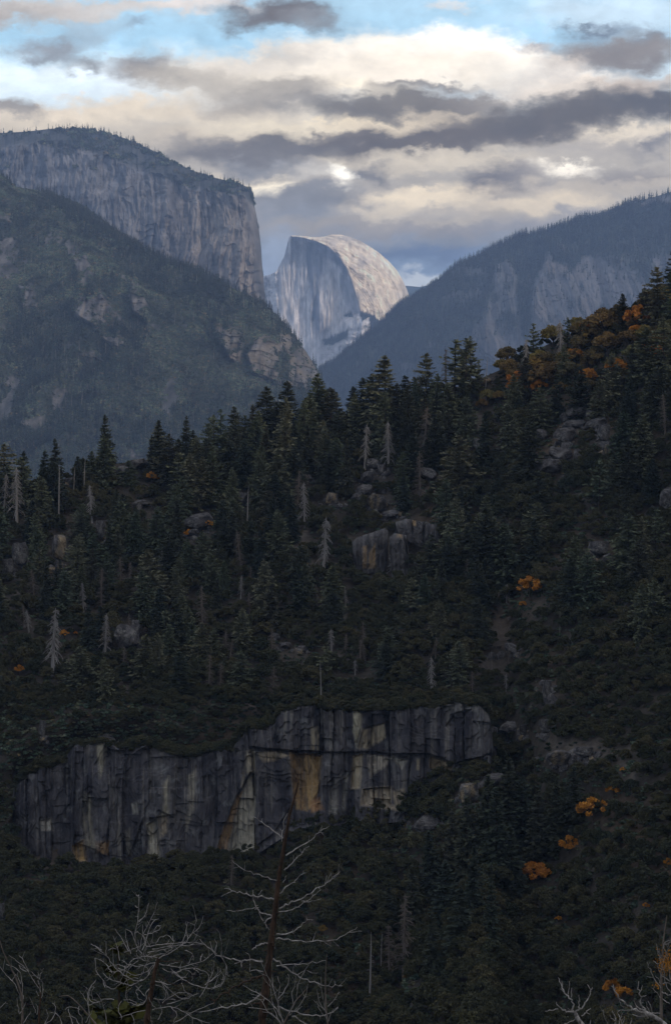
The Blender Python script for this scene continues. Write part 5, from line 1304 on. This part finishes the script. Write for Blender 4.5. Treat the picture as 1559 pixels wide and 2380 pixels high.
forest('hillside_snags', slope, open_ * (Y > 560), 420, 14, 30, 191, far_snag, category='dead trees', label='scattered pale dead trunks across the long hillside at left')
# brush along the brink of the cliff, loose stones about the outcrops
iv = r.integers(0, 9, 900); iu = r.integers(0, cliff.PX.shape[1], 900)
BP = cliff.P[iv, iu] + np.stack([0 * iv, r.uniform(0, 3, 900), r.uniform(-.2, .4, 900)], -1); bs = r.uniform(.8, 3.9, 900) * (.6 + .6 * (vnoise(BP[:, 0] / 9, BP[:, 0] * 0, 0, 88) > -.3))
instancer('cliff_brush', BP, np.stack([bs * 1.3, bs * 1.3, bs], -1), rots(900, r), r.integers(0, 5, 900), oak_p, kind='stuff', category='brush', label='low brush overhanging the brink of the long cliff')
SP = []
for q in ROCKS:
    if q[3] < 8: continue
    m_ = int(10 + q[2] * .5)
    xs_ = r.normal(q[0], q[2] * .8, m_); ys_ = q[1] + q[3] * r.uniform(.2, 1.5, m_)
    SP.append(hill.point(xs_, ys_))
SP = np.concatenate(SP); ss = r.gamma(1.6, .35, len(SP)) + .2
instancer('rubble', SP, np.stack([ss * 1.4, ss * 1.2, ss], -1), r.uniform(0, 6.28, (len(SP), 3)), r.integers(0, 7, len(SP)), [proto('stone', m_) for m_ in RK], kind='stuff', category='rubble', label='loose stones scattered around the rocks on the wooded hill')
X, Y, P = right.PX, right.PY, right.P
vis = (X > 690) * (X < 1600) * (Y < 960)
near_crest = sstep(46, 8, Y - right.TOP)
forest('mountain_conifers', right, vis * (1 - np.clip(right_rock * 1.1, 0, .93)) * (1 - .45 * sstep(.0, .5, fbm(P[..., 0] / 200, P[..., 2] / 200, 0, 172))) * (.65 + .9 * near_crest), 18000, 28, 52, 185, far_con, category='forest', label='hazy conifer forest on the blue mountain at right')
crest_m = (wall_veg > .3) * (wall.PX > -60)
forest('rim_trees', wall, np.clip(wall_veg, .0, 1) * (wall.PX > -60) + .25 * sstep(10, 2, wall.PY - wall.TOP) * (wall.PX > -60) * (wall.PX < 590), 1000, 18, 36, 187, far_con + far_bush[:2], category='trees', label='tiny trees along the rim of the great granite cliff')
forest('ledge_trees', dome, dome_veg * (dome_veg > .4), 2200, 25, 42, 189, far_con, category='trees', label='specks of trees on the ledges beneath the granite dome')
# ================================================================ dead trees standing just below the viewpoint
def zoomed(x0, y0, k):
    """measurements taken on an enlargement: origin and scale -> picture units"""
    s = W0 / 2683.0
    return lambda P: np.array([((x0 + a / k) * s, (y0 + b / k) * s) for a, b in P])
def smooth_path(P, n=None):
    P = np.asarray(P, float)
    d = np.concatenate([[0], np.cumsum(np.linalg.norm(np.diff(P, axis=0), axis=1))])
    n = n or max(5, int(len(P) * 2.5))
    t = np.linspace(0, d[-1], n)
    Q = np.stack([np.interp(t, d, P[:, k]) for k in range(P.shape[1])], -1)
    Q[1:-1] = (Q[:-2] + 2 * Q[1:-1] + Q[2:]) / 4
    return Q
rf = np.random.default_rng(909)
def crooked(name, parent, base, conv, pts, Y, r0, r1, mat, spread=.7, twigs=0, tw=1.0):
    """one dead branch: it leaves the measured line's first point and swings towards or away from the viewer on its way"""
    P2 = smooth_path(conv(pts)); n = len(P2)
    m = Y / F
    L = np.linalg.norm(np.diff(P2, axis=0), axis=1).sum() * m
    s = np.linspace(0, 1, n)
    dY = rf.uniform(-spread, spread) * L * s ** 1.2 + rf.normal(0, .02 * L + .002, n) * np.sin(s * 3.1)
    P = at(P2[:, 0], P2[:, 1], Y + dY)
    P[1:-1] += rf.normal(0, r0 * m * .5, (n - 2, 3))
    mb = MB()
    rad = (r0 + (r1 - r0) * s ** .8) * m * .72
    mb.tube(P - base, rad, 6)
    for k in range(twigs):
        i = rf.integers(max(1, n // 3), n - 1)
        tdir = unit(P[i] - P[i - 1]); side = unit(np.cross(tdir, rf.normal(size=3)))
        l = L * rf.uniform(.10, .26) * tw
        q = P[i] - base + (tdir * .6 + side) * l * np.linspace(0, 1, 5)[:, None] + np.array([0, 0, l * .35]) * (np.linspace(0, 1, 5)[:, None] ** 2) * rf.uniform(-.5, 1.3)
        mb.tube(q, np.linspace(.62, .3, 5) * rad[i], 4)
    o = link(name, mb.mesh(name, mat, True), parent)
    return o
def stem(parent, base, conv, pts, Y, r0, r1, mat, name='trunk', knots=0):
    P2 = smooth_path(conv(pts), len(pts) * 4); m = Y / F; n = len(P2)
    P = at(P2[:, 0], P2[:, 1], Y + rf.normal(0, .02, n))
    foot = np.array([base[0] + (P[0, 0] - base[0]) * .8, base[1], base[2] - .5])
    P = np.concatenate([np.linspace(foot, P[0], 6)[:-1], P]); nn = len(P)
    rad = np.concatenate([np.linspace(r0 * 1.25, r0, 6)[:-1], np.linspace(r0, r1, n)]) * m
    rad = rad * (1 + rf.normal(0, .07, nn))
    mb = MB(); mb.tube(P - base, rad, 10)
    for k in range(knots):
        i = rf.integers(6, nn - 1); a = rf.uniform(0, 6.28); d = np.array([math.cos(a), math.sin(a), rf.uniform(-.2, .4)])
        mb.tube(np.stack([P[i] - base, P[i] - base + d * rad[i] * 1.5, P[i] - base + d * rad[i] * rf.uniform(1.8, 3.2)]), [rad[i] * .3, rad[i] * .22, rad[i] * .06], 5)
    return link(name, mb.mesh(name, mat, True), parent)
def footing(conv, pts, Y):
    q = conv(pts)[0]; p = at(q[0], q[1], Y)
    return np.array([p[0], Y, near_z(p[0], Y)])

# ---- the charred pine
Z1 = zoomed(800, 3150, 2.227); YP = 72.0
tr = [(550, 2107), (560, 2000), (590, 1750), (615, 1530), (640, 1330), (660, 1180), (680, 1000), (700, 800), (735, 600), (770, 400), (800, 230), (835, 110), (852, 50), (870, -10), (872, -40)]
b0 = footing(Z1, tr, YP)
pine = empty('dead_pine', b0, label='charred dead pine with a reddish-black trunk and long bare upturned branches', category='dead tree')
stem(pine, b0, Z1, tr, YP, 10.5, 2.2, M_char, 'trunk', 46)
for pts, a, b in [
    ([(740, 452), (690, 415), (600, 350), (530, 295), (480, 260), (440, 245)], 2.2, .9), ([(690, 830), (600, 800), (500, 770), (430, 745), (370, 725), (330, 690), (290, 650)], 2.2, .9),
    ([(660, 995), (600, 985), (520, 960), (440, 955), (380, 945), (330, 930), (290, 920), (220, 900)], 3.0, .9), ([(470, 950), (475, 1010), (490, 1050), (530, 1105), (570, 1125), (640, 1140)], 1.6, 2.2), ([(290, 920), (240, 940), (190, 970)], 1.4, .7), ([(520, 960), (555, 910)], 1.2, .7), ([(470, 950), (475, 910)], 1.2, .7),
    ([(640, 1150), (600, 1180), (565, 1215), (590, 1240), (618, 1265)], 2.2, 2.0), ([(565, 1190), (540, 1150), (525, 1110)], 1.5, 1.0), ([(490, 1070), (420, 1085), (340, 1100), (240, 1095)], 1.3, .7), ([(615, 1395), (570, 1390), (530, 1400), (490, 1420), (465, 1445)], 3.0, 1.6),
    ([(560, 1550), (450, 1540), (330, 1535), (250, 1520), (180, 1500), (120, 1470), (60, 1420), (0, 1350)], 3.0, 1.0), ([(190, 1500), (195, 1400), (180, 1300), (150, 1265)], 1.3, .7), ([(150, 1485), (110, 1440), (90, 1370)], 1.2, .7), ([(130, 1470), (160, 1400), (130, 1350)], 1.2, .7), ([(200, 1520), (235, 1580), (240, 1650), (225, 1720), (180, 1770), (100, 1800)], 1.6, .8),
    ([(560, 1640), (510, 1625), (450, 1635)], 2.2, 1.0), ([(445, 1640), (450, 1560), (440, 1480), (405, 1470)], 1.2, .6), ([(545, 1840), (480, 1900), (400, 1930), (250, 1950), (100, 1980), (0, 2000)], 3.2, 1.2),
    ([(765, 605), (830, 560), (900, 520), (980, 470), (1060, 400), (1150, 345)], 2.6, .8), ([(1050, 410), (1080, 355)], 1.1, .7), ([(750, 735), (800, 690), (850, 640), (900, 590), (940, 540), (975, 520)], 2.2, .9), ([(835, 650), (830, 600)], 1.0, .6), ([(740, 845), (770, 785)], 1.5, .8), ([(710, 945), (760, 900), (820, 850), (880, 800), (940, 760)], 2.4, .9),
    ([(705, 1080), (770, 1045), (850, 1010), (920, 985), (1000, 930), (1080, 880), (1150, 830), (1200, 780), (1250, 740)], 3.0, .9), ([(1130, 840), (1170, 760)], 1.2, .7), ([(1150, 830), (1215, 790)], 1.2, .6), ([(700, 1110), (800, 1095), (870, 1070), (950, 1010), (1020, 960), (1080, 910)], 2.2, .8), ([(900, 1010), (980, 1020), (1080, 990)], 1.2, .6),
    ([(680, 1305), (760, 1305), (830, 1280), (900, 1235), (960, 1180), (1010, 1180)], 2.8, .8), ([(680, 1350), (760, 1350), (830, 1365), (950, 1378), (1080, 1370), (1180, 1360), (1260, 1330), (1330, 1290), (1400, 1240)], 2.8, .8), ([(1110, 1380), (1170, 1415)], 1.0, .6), ([(1330, 1290), (1440, 1280)], 1.2, .6),
    ([(650, 1525), (720, 1560), (790, 1620), (850, 1670), (920, 1700), (1000, 1730), (1080, 1755), (1150, 1770), (1270, 1765)], 3.0, 1.0), ([(890, 1700), (940, 1620), (970, 1580)], 1.6, .7), ([(830, 1650), (835, 1590)], 1.0, .6), ([(950, 1630), (990, 1655), (1050, 1650)], .9, .5), ([(680, 1590), (780, 1575), (900, 1580), (1000, 1565), (1120, 1540)], 2.2, .8), ([(690, 1950), (760, 1980), (850, 2005), (950, 2030), (1050, 2030), (1150, 2015), (1230, 1960)], 3.0, 1.2), ([(820, 2040), (880, 2070), (960, 2115)], 2.6, 1.4),
    ([(730, 480), (735, 380), (745, 300), (780, 230)], 1.8, 1.0), ([(620, 1330), (630, 1390), (670, 1440)], 1.6, .9), ([(540, 1690), (430, 1710), (340, 1760), (250, 1810), (170, 1860), (120, 1930)], 3.0, 2.0),
]:
    dark = pts[0] == (540, 1690)
    crooked('branch', pine, b0, Z1, pts, YP, a, b, M_char if dark else M_twig, .25, 6 if len(pts) > 5 else 2, .45)

# ---- thin bare shrub right of the pine
YS = 64.0; tr = [(1140, 2130), (1120, 1950), (1115, 1750), (1120, 1600), (1130, 1480)]
b0 = footing(Z1, tr, YS)
shrub = empty('bare_shrub', b0, label='thin bare upright shrub right of the charred dead pine', category='dead shrub')
stem(shrub, b0, Z1, tr, YS, 2.2, .8, M_snagbr, 'stem')
for pts in [[(1140, 2110), (1090, 1850), (1070, 1750), (1075, 1690)], [(1130, 2060), (1050, 1960), (1040, 1900)], [(1140, 1950), (1200, 1880), (1240, 1820)], [(1125, 2000), (1060, 1920), (1040, 1800)], [(1145, 2080), (1170, 1990), (1230, 1950)]]:
    crooked('branch', shrub, b0, Z1, pts, YS, 1.5, .7, M_twig, .4, 2)
YS = 62.0; tr = [(735, 2125), (800, 2000), (850, 1900), (900, 1850), (950, 1790)]
b0 = footing(Z1, tr, YS)
shrub = empty('bare_shrub', b0, label='spreading bare grey shrub against the foot of the charred dead pine', category='dead shrub')
stem(shrub, b0, Z1, tr, YS, 2.6, .9, M_snagbr, 'stem')
for pts in [[(790, 2020), (860, 1900), (870, 1750), (890, 1700), (930, 1640)], [(720, 2120), (660, 1980), (640, 1900), (625, 1750), (615, 1700)], [(735, 2110), (690, 1900), (640, 1740), (560, 1600), (540, 1510)], [(830, 1930), (810, 1840), (850, 1760), (850, 1640)], [(745, 2105), (700, 2000), (620, 1900), (500, 1820), (380, 1760)], [(780, 2040), (880, 1960), (960, 1830), (945, 1760)], [(690, 2060), (600, 2000), (560, 1900), (470, 1870)], [(740, 2090), (690, 1960), (700, 1850), (720, 1740), (690, 1680)], [(720, 2100), (640, 2010), (540, 1960), (430, 1960)], [(700, 1880), (760, 1800), (800, 1720), (780, 1660)]]:
    crooked('branch', shrub, b0, Z1, pts, YS, 1.7, .7, M_twig, .45, 3)

# ---- the tangled dead tree
Z2 = zoomed(300, 3500, 2.227); YT = 66.0
tr = [(640, 1340), (648, 1240), (660, 1150), (672, 1070), (690, 1000), (700, 920), (712, 860), (735, 780), (748, 735)]
b0 = footing(Z2, tr, YT)
tang = empty('dead_tree', b0, label='tangled dead tree with a black trunk and a ball of curling bleached twigs', category='dead tree')
stem(tang, b0, Z2, tr, YT, 7.5, 4.0, M_char, 'trunk', 8)
BR = [
    [(735, 770), (680, 850), (640, 930), (560, 950), (480, 920), (400, 860), (330, 800), (280, 720), (240, 670), (140, 615)], [(280, 720), (275, 660), (280, 590)], [(300, 670), (340, 650), (370, 660)], [(240, 670), (200, 640), (150, 610)], [(330, 870), (290, 800), (240, 760), (180, 740)],
    [(720, 760), (780, 720), (860, 690), (930, 650), (1000, 590), (1060, 490), (1085, 390), (1050, 270)], [(1020, 540), (1110, 470), (1145, 360)], [(960, 610), (990, 500), (1005, 420)], [(760, 770), (850, 770), (930, 775), (980, 750), (990, 705)], [(750, 790), (850, 810), (950, 820), (1050, 790), (1150, 765), (1230, 700)], [(1010, 790), (1040, 740), (1050, 700)], [(1120, 765), (1135, 700)],
    [(600, 700), (545, 640), (530, 540), (560, 420), (570, 300), (570, 170)], [(570, 420), (620, 370), (660, 250)], [(580, 660), (600, 540), (650, 450), (700, 350), (740, 240)], [(600, 670), (660, 500), (700, 400), (750, 390)], [(540, 600), (500, 500), (450, 480)], [(500, 700), (465, 600), (450, 490)], [(480, 680), (420, 560), (360, 480)], [(400, 760), (380, 640), (340, 540)], [(570, 190), (545, 180)], [(560, 290), (535, 275)], [(690, 600), (700, 500), (740, 440), (770, 450)], [(640, 640), (610, 560), (605, 440)], [(620, 530), (690, 520), (760, 490), (770, 460)], [(720, 610), (760, 550), (840, 530), (880, 590)],
    [(640, 640), (720, 620), (860, 610), (1000, 600), (1150, 610)], [(690, 660), (800, 640), (880, 630), (1060, 620), (1100, 570)], [(650, 690), (750, 670), (850, 650), (890, 590), (870, 540)], [(700, 720), (820, 700), (880, 640)], [(740, 740), (660, 720), (580, 730), (500, 760), (460, 830)], [(720, 780), (640, 800), (560, 820), (480, 800), (420, 760)], [(700, 800), (620, 880), (520, 900), (450, 850), (390, 830)],
    [(680, 1000), (620, 1060), (650, 1100), (600, 1160), (540, 1160), (470, 1130), (455, 1060), (460, 980)], [(600, 930), (500, 990), (420, 960), (330, 935), (280, 910), (250, 870)], [(350, 1110), (270, 1100), (200, 1140), (130, 1130), (115, 1060), (150, 980), (190, 940)], [(220, 1130), (160, 1110), (140, 1060), (170, 990)], [(270, 1000), (250, 930), (190, 870), (180, 740)], [(420, 960), (350, 1020), (290, 1000), (260, 940)], [(600, 980), (540, 1030), (560, 1100), (610, 1120)],
    [(740, 870), (820, 950), (900, 990), (1000, 960), (1060, 880), (1080, 830)], [(760, 950), (850, 980), (950, 930), (1010, 870)], [(880, 860), (990, 950), (1100, 990), (1170, 1010), (1240, 1005), (1330, 960), (1355, 870), (1340, 770), (1290, 720)], [(1160, 980), (1230, 930), (1280, 870), (1270, 820)], [(1200, 950), (1300, 880), (1300, 830)], [(1110, 1090), (1180, 980), (1240, 850), (1240, 760)], [(900, 870), (960, 840), (1020, 850), (1050, 900), (1040, 940)], [(980, 830), (1060, 830), (1110, 860), (1120, 920)], [(1060, 830), (1150, 850), (1200, 900), (1180, 960)],
    [(700, 1100), (800, 1120), (820, 1070), (790, 980), (750, 930)], [(780, 1140), (880, 1060), (990, 1040), (1060, 1080)], [(820, 1150), (930, 1120), (1020, 1090), (1110, 1050)], [(720, 980), (800, 1010), (840, 1080), (820, 1110)], [(700, 940), (780, 960), (900, 1080), (960, 1110), (1020, 1080)], [(950, 960), (980, 1040), (1040, 1080)],
    [(640, 1200), (560, 1215), (490, 1240), (400, 1270)], [(690, 1200), (850, 1165), (950, 1200), (1000, 1240), (1090, 1290), (1200, 1320)], [(860, 1340), (1000, 1240), (1150, 1180), (1240, 1140)], [(200, 1335), (120, 1250), (40, 1160), (0, 1120)], [(290, 1335), (250, 1150), (220, 1080), (190, 1050)], [(660, 1200), (680, 1300), (700, 1340)], [(740, 1290), (780, 1230), (760, 1160)], [(860, 1180), (920, 1240), (880, 1310)], [(500, 1240), (540, 1300), (520, 1340)], [(420, 1270), (380, 1200), (420, 1120)], [(130, 1250), (130, 1330), (90, 1340)],
]
for k, pts in enumerate(BR):
    thick = 1.9 if len(pts) > 7 else 1.5
    crooked('branch', tang, b0, Z2, pts, YT, thick, .75, M_char if k in (8, 40) else M_twig, .5, 8 if len(pts) > 4 else 3, .65)
for k in range(26):   # curling twigs on the side away from and towards the viewer
    a = rf.uniform(0, 6.28); q0 = np.array([rf.uniform(420, 1000), rf.uniform(640, 1150)])
    L = rf.uniform(90, 240); c = rf.uniform(-2.2, 2.2); pts = [tuple(q0)]
    for s in range(6):
        a += c / 6; q0 = q0 + np.array([math.cos(a), math.sin(a) * .8]) * L / 6; pts.append(tuple(q0))
    crooked('branch', tang, b0, Z2, pts, YT + rf.uniform(-1.2, 1.2), 1.3, .6, M_twig, .4, 2)

# ---- young pine behind the tangle
M_young = leaf_mat('young_pine_needles', [(.060, .066, .016), (.085, .062, .018)], 1.5, .5)
cr_, tk_ = conifer(950, 15, .17, .18, -.25, .036, (4, 7), .5, .45, 16)
q = at(284, 2185, 84.0); gz = near_z(q[0], 84.0)
o = empty('young_pine', (q[0], 84.0, gz - .1), label='small yellow-green pine half hidden behind the tangled dead tree', category='pine')
o.scale = (q[2] - gz,) * 3
link('crown', cr_.mesh('crown', M_young), o); link('trunk', tk_.mesh('trunk', M_bark, True), o)

# ---- bare shrub at the lower left corner
Z4 = zoomed(0, 3650, 3.8975); YL = 58.0
tr = [(350, 1760), (358, 1500), (350, 1300), (300, 1150), (240, 980), (190, 900), (170, 830), (110, 730), (50, 600), (0, 430)]
b0 = footing(Z4, tr, YL)
o = empty('dead_shrub', b0, label='dead shrub with long whip-like grey stems at the lower left corner', category='dead shrub')
stem(o, b0, Z4, tr, YL, 3.0, 1.0, M_snagbr, 'stem')
for pts in [[(330, 1380), (310, 1250), (260, 1150), (180, 1050), (80, 950), (0, 830), (-60, 760)], [(370, 1350), (350, 1200), (345, 1050), (330, 960), (270, 880), (190, 830), (100, 810)], [(325, 1110), (300, 1050), (270, 980), (285, 930)], [(310, 1580), (290, 1480), (270, 1330)], [(315, 1580), (350, 1530), (375, 1480), (410, 1400)], [(360, 1735), (440, 1630), (490, 1530)], [(0, 1500), (70, 1420), (100, 1390)], [(200, 1060), (230, 1000), (260, 960)]]:
    crooked('branch', o, b0, Z4, pts, YL, 1.5, .8, M_twig, .4, 1)
YL = 60.0; tr = [(612, 1760), (620, 1500), (640, 1330), (630, 1220), (610, 1120), (590, 1030)]
b0 = footing(Z4, tr, YL)
o = empty('dead_shrub', b0, label='dead shrub with a dark stem and arching twigs between corner shrub and tangle', category='dead shrub')
stem(o, b0, Z4, tr, YL, 2.6, 1.2, M_char, 'stem')
for pts in [[(620, 1180), (560, 1110), (500, 1020), (450, 930), (400, 870), (320, 800), (220, 710), (140, 660)], [(450, 920), (400, 800), (360, 720), (300, 670)], [(640, 1260), (620, 1130), (600, 1040), (550, 970), (490, 920)], [(650, 1330), (670, 1260), (680, 1150), (660, 1060), (580, 1000), (510, 980)], [(620, 1040), (640, 960), (670, 880), (690, 870)], [(420, 920), (340, 890), (300, 820)], [(600, 1010), (605, 920)], [(560, 1560), (540, 1480), (470, 1330)], [(580, 1590), (610, 1500), (560, 1420)], [(700, 1745), (755, 1620), (730, 1510)], [(720, 1735), (800, 1680), (870, 1580), (875, 1470), (820, 1410)], [(970, 1745), (940, 1630), (870, 1560), (780, 1560)], [(610, 1300), (570, 1220)]]:
    crooked('branch', o, b0, Z4, pts, YL, 1.5, .7, M_twig, .4, 1)
YL = 61.0; tr = [(1520, 1770), (1440, 1670), (1380, 1600), (1250, 1450), (1150, 1350), (1060, 1290), (930, 1310)]
b0 = footing(Z4, tr, YL)
o = empty('dead_shrub', b0, label='low arching brown dead stems just left of the tangled dead tree', category='dead shrub')
stem(o, b0, Z4, tr, YL, 2.2, .9, M_snagbr, 'stem')
for pts in [[(1250, 1510), (1180, 1480), (1060, 1460), (1020, 1520)], [(1390, 1600), (1390, 1500), (1370, 1400), (1300, 1300), (1250, 1220)], [(1380, 1420), (1370, 1300), (1400, 1180), (1500, 1050)], [(1240, 1460), (1230, 1560), (1290, 1650), (1290, 1740)], [(1140, 1740), (1090, 1600), (1070, 1500)], [(1240, 1740), (1180, 1650), (1110, 1610)], [(1380, 1440), (1450, 1420), (1560, 1390)], [(1340, 1720), (1440, 1560), (1450, 1480)]]:
    crooked('branch', o, b0, Z4, pts, YL, 1.5, .7, M_twig, .4, 1)

# ---- dead limbs at the lower right
Z3 = zoomed(2100, 3600, 2.674); YR = 54.0
tr = [(612, 1345), (560, 1270), (530, 1200)]
b0 = footing(Z3, tr, YR)
o = empty('dead_tree', b0, label='forked pale dead limbs reaching up from the bottom edge', category='dead tree')
stem(o, b0, Z3, tr, YR, 6.0, 4.0, M_twig, 'trunk')
for pts, a in [([(530, 1200), (460, 1200), (400, 1180), (350, 1130), (330, 1090)], 3.0), ([(515, 1190), (510, 1100), (470, 1040), (420, 990), (395, 930), (370, 890), (350, 830)], 3.0), ([(455, 1010), (470, 940), (465, 870)], 2.0), ([(490, 1040), (495, 940)], 1.9), ([(540, 1195), (575, 1160), (580, 1090), (570, 1015)], 3.2), ([(580, 1160), (620, 1150), (650, 1080), (690, 1010), (705, 960), (660, 905)], 2.6), ([(700, 980), (715, 930)], 1.5), ([(600, 1240), (640, 1220), (660, 1180), (700, 1160)], 2.4), ([(560, 1270), (460, 1310), (390, 1340)], 2.2), ([(350, 1165), (280, 1180), (210, 1190)], 1.8), ([(420, 990), (370, 950)], 1.8), ([(395, 940), (390, 860)], 1.4), ([(500, 1190), (450, 1155)], 1.2), ([(655, 1200), (690, 1220)], 1.4)]:
    crooked('branch', o, b0, Z3, pts, YR, a, a * .5, M_twig, .35, 1 if len(pts) > 3 else 0, .5)
YR = 50.0; tr = [(1520, 1370), (1480, 1326), (1400, 1260), (1320, 1222), (1250, 1200)]
b0 = footing(Z3, tr, YR)
o = empty('dead_tree', b0, label='sweeping pale dead limb in front of the low orange shrubs at the bottom right', category='dead tree')
stem(o, b0, Z3, tr, YR, 6.0, 4.6, M_twig, 'trunk')
for pts, a in [([(1250, 1200), (1140, 1160), (1060, 1110), (1010, 1060), (980, 1000), (950, 950), (920, 920)], 4.0), ([(1310, 1260), (1270, 1170), (1235, 1090), (1230, 1020), (1215, 960), (1195, 920), (1210, 870)], 3.2), ([(1225, 980), (1250, 910)], 1.8), ([(1235, 1040), (1290, 1020)], 1.8), ([(1360, 1230), (1350, 1150), (1310, 1080)], 2.2), ([(1290, 1240), (1150, 1180), (1080, 1180), (990, 1190)], 2.6), ([(1050, 1150), (1010, 1110), (1005, 1050)], 1.5), ([(1450, 1300), (1350, 1210), (1270, 1180), (1180, 1140)], 2.6), ([(1440, 1215), (1350, 1212), (1290, 1200)], 2.0), ([(1240, 1190), (1180, 1120), (1160, 1080)], 1.3), ([(1260, 1195), (1240, 1130), (1210, 1080)], 1.3), ([(1300, 1240), (1200, 1250), (1140, 1220)], 1.8), ([(1330, 1215), (1300, 1140), (1290, 1090)], 1.3)]:
    crooked('branch', o, b0, Z3, pts, YR, a, a * .5, M_twig, .35, 2 if len(pts) > 4 else 0, .5)
YR = 52.0; tr = [(960, 1345), (965, 1260), (940, 1210), (910, 1170)]
b0 = footing(Z3, tr, YR)
o = empty('bare_shrub', b0, label='short bare twigs with a few rusty leaves below the low orange shrubs', category='dead shrub')
stem(o, b0, Z3, tr, YR, 2.2, 1.0, M_twig, 'stem')
for pts in [[(880, 1330), (840, 1260), (830, 1170)], [(690, 1330), (695, 1280)], [(1000, 1340), (1000, 1250), (985, 1180)], [(1040, 1340), (1060, 1240)], [(1120, 1340), (1135, 1260)], [(1030, 1340), (1020, 1240), (1040, 1210)], [(960, 1290), (920, 1270), (890, 1220)]]:
    crooked('branch', o, b0, Z3, pts, YR, 1.9, .9, M_twig, .3, 1)
def tufts(parent, base, conv, spots, Y, mat, name='leaves'):
    mb = MB(); m = Y / F
    for x_, y_, rr, n in spots:
        q = conv([(x_, y_)])[0]
        p = at(q[0], q[1], Y)
        C = p - base + rf.normal(size=(n, 3)) * rr * m * [.5, .8, .5]
        a = unit(rf.normal(size=(n, 3))); b_ = unit(np.cross(a, rf.normal(size=(n, 3))))
        s = rf.uniform(1.2, 2.6, n)[:, None] * m
        mb.leaves(C, a * s, b_ * s * .65)
    return link(name, mb.mesh(name, mat), parent)
tufts(o, b0, Z3, [(900, 1165, 14, 60), (905, 1180, 10, 40), (1080, 1270, 24, 120), (990, 1280, 16, 60)], YR, M_brown)
YR = 55.0; tr = [(1452, 1350), (1450, 1150), (1452, 1000), (1452, 800), (1470, 450), (1500, 250), (1510, 165)]
b0 = footing(Z3, tr, YR)
o = empty('bare_bush', b0, label='tall bare bush with a spike stem and some orange leaves at the lower right edge', category='bush')
stem(o, b0, Z3, tr, YR, 4.0, 1.1, M_snagbr, 'stem')
for pts in [[(1455, 790), (1480, 830), (1559, 870)], [(1450, 900), (1440, 880), (1390, 810)], [(1460, 760), (1460, 720), (1420, 570), (1430, 520)], [(1450, 830), (1440, 800), (1400, 660), (1360, 650)], [(1570, 870), (1540, 830), (1530, 660), (1500, 560), (1480, 480)], [(1450, 940), (1440, 920), (1370, 840), (1330, 740), (1300, 660)], [(1460, 700), (1480, 640), (1520, 520), (1559, 400)], [(1452, 1040), (1480, 1070), (1540, 1110)], [(1450, 680), (1450, 640), (1410, 540), (1400, 470)], [(1560, 1000), (1520, 950), (1490, 860), (1480, 760), (1490, 690)], [(1450, 1060), (1400, 990), (1350, 940)], [(1470, 520), (1490, 450), (1559, 420)], [(1455, 900), (1520, 880), (1560, 920)], [(1470, 470), (1540, 470), (1580, 430)], [(1455, 980), (1510, 1020), (1560, 1010)]]:
    crooked('branch', o, b0, Z3, pts, YR, 1.8, .8, M_twig, .4, 3, .8)
tufts(o, b0, Z3, [(1450, 675, 16, 60), (1490, 680, 16, 70), (1530, 600, 24, 120), (1540, 650, 22, 110), (1535, 740, 20, 90), (1410, 920, 10, 30), (1500, 720, 12, 40)], YR, M_orange)
# ---------------------------------------------------------------- the air of the valley
hz = bpy.data.materials.new('valley_air'); hz.use_nodes = True
g = G(hz.node_tree)
pv = g.n('ShaderNodeVolumePrincipled', {'Color': (.42, .60, .98, 1), 'Density': HAZE_DENSITY, 'Anisotropy': 0.0})
g.n('ShaderNodeOutputMaterial', {'Volume': pv.outputs[0]})
x0, x1, y0, y1, z0, z1 = -8500, 8500, -3200, 25000, FLOOR - 1.5, HAZE_TOP
V = [(x, y, z) for z in (z0, z1) for y in (y0, y1) for x in (x0, x1)]
link('haze', raw_mesh('haze', np.array(V), np.array([(0, 2, 3, 1), (4, 5, 7, 6), (0, 1, 5, 4), (2, 6, 7, 3), (0, 4, 6, 2), (1, 3, 7, 5)]), hz, False),
     kind='stuff', category='haze', label='thin blue haze in the air of the valley')
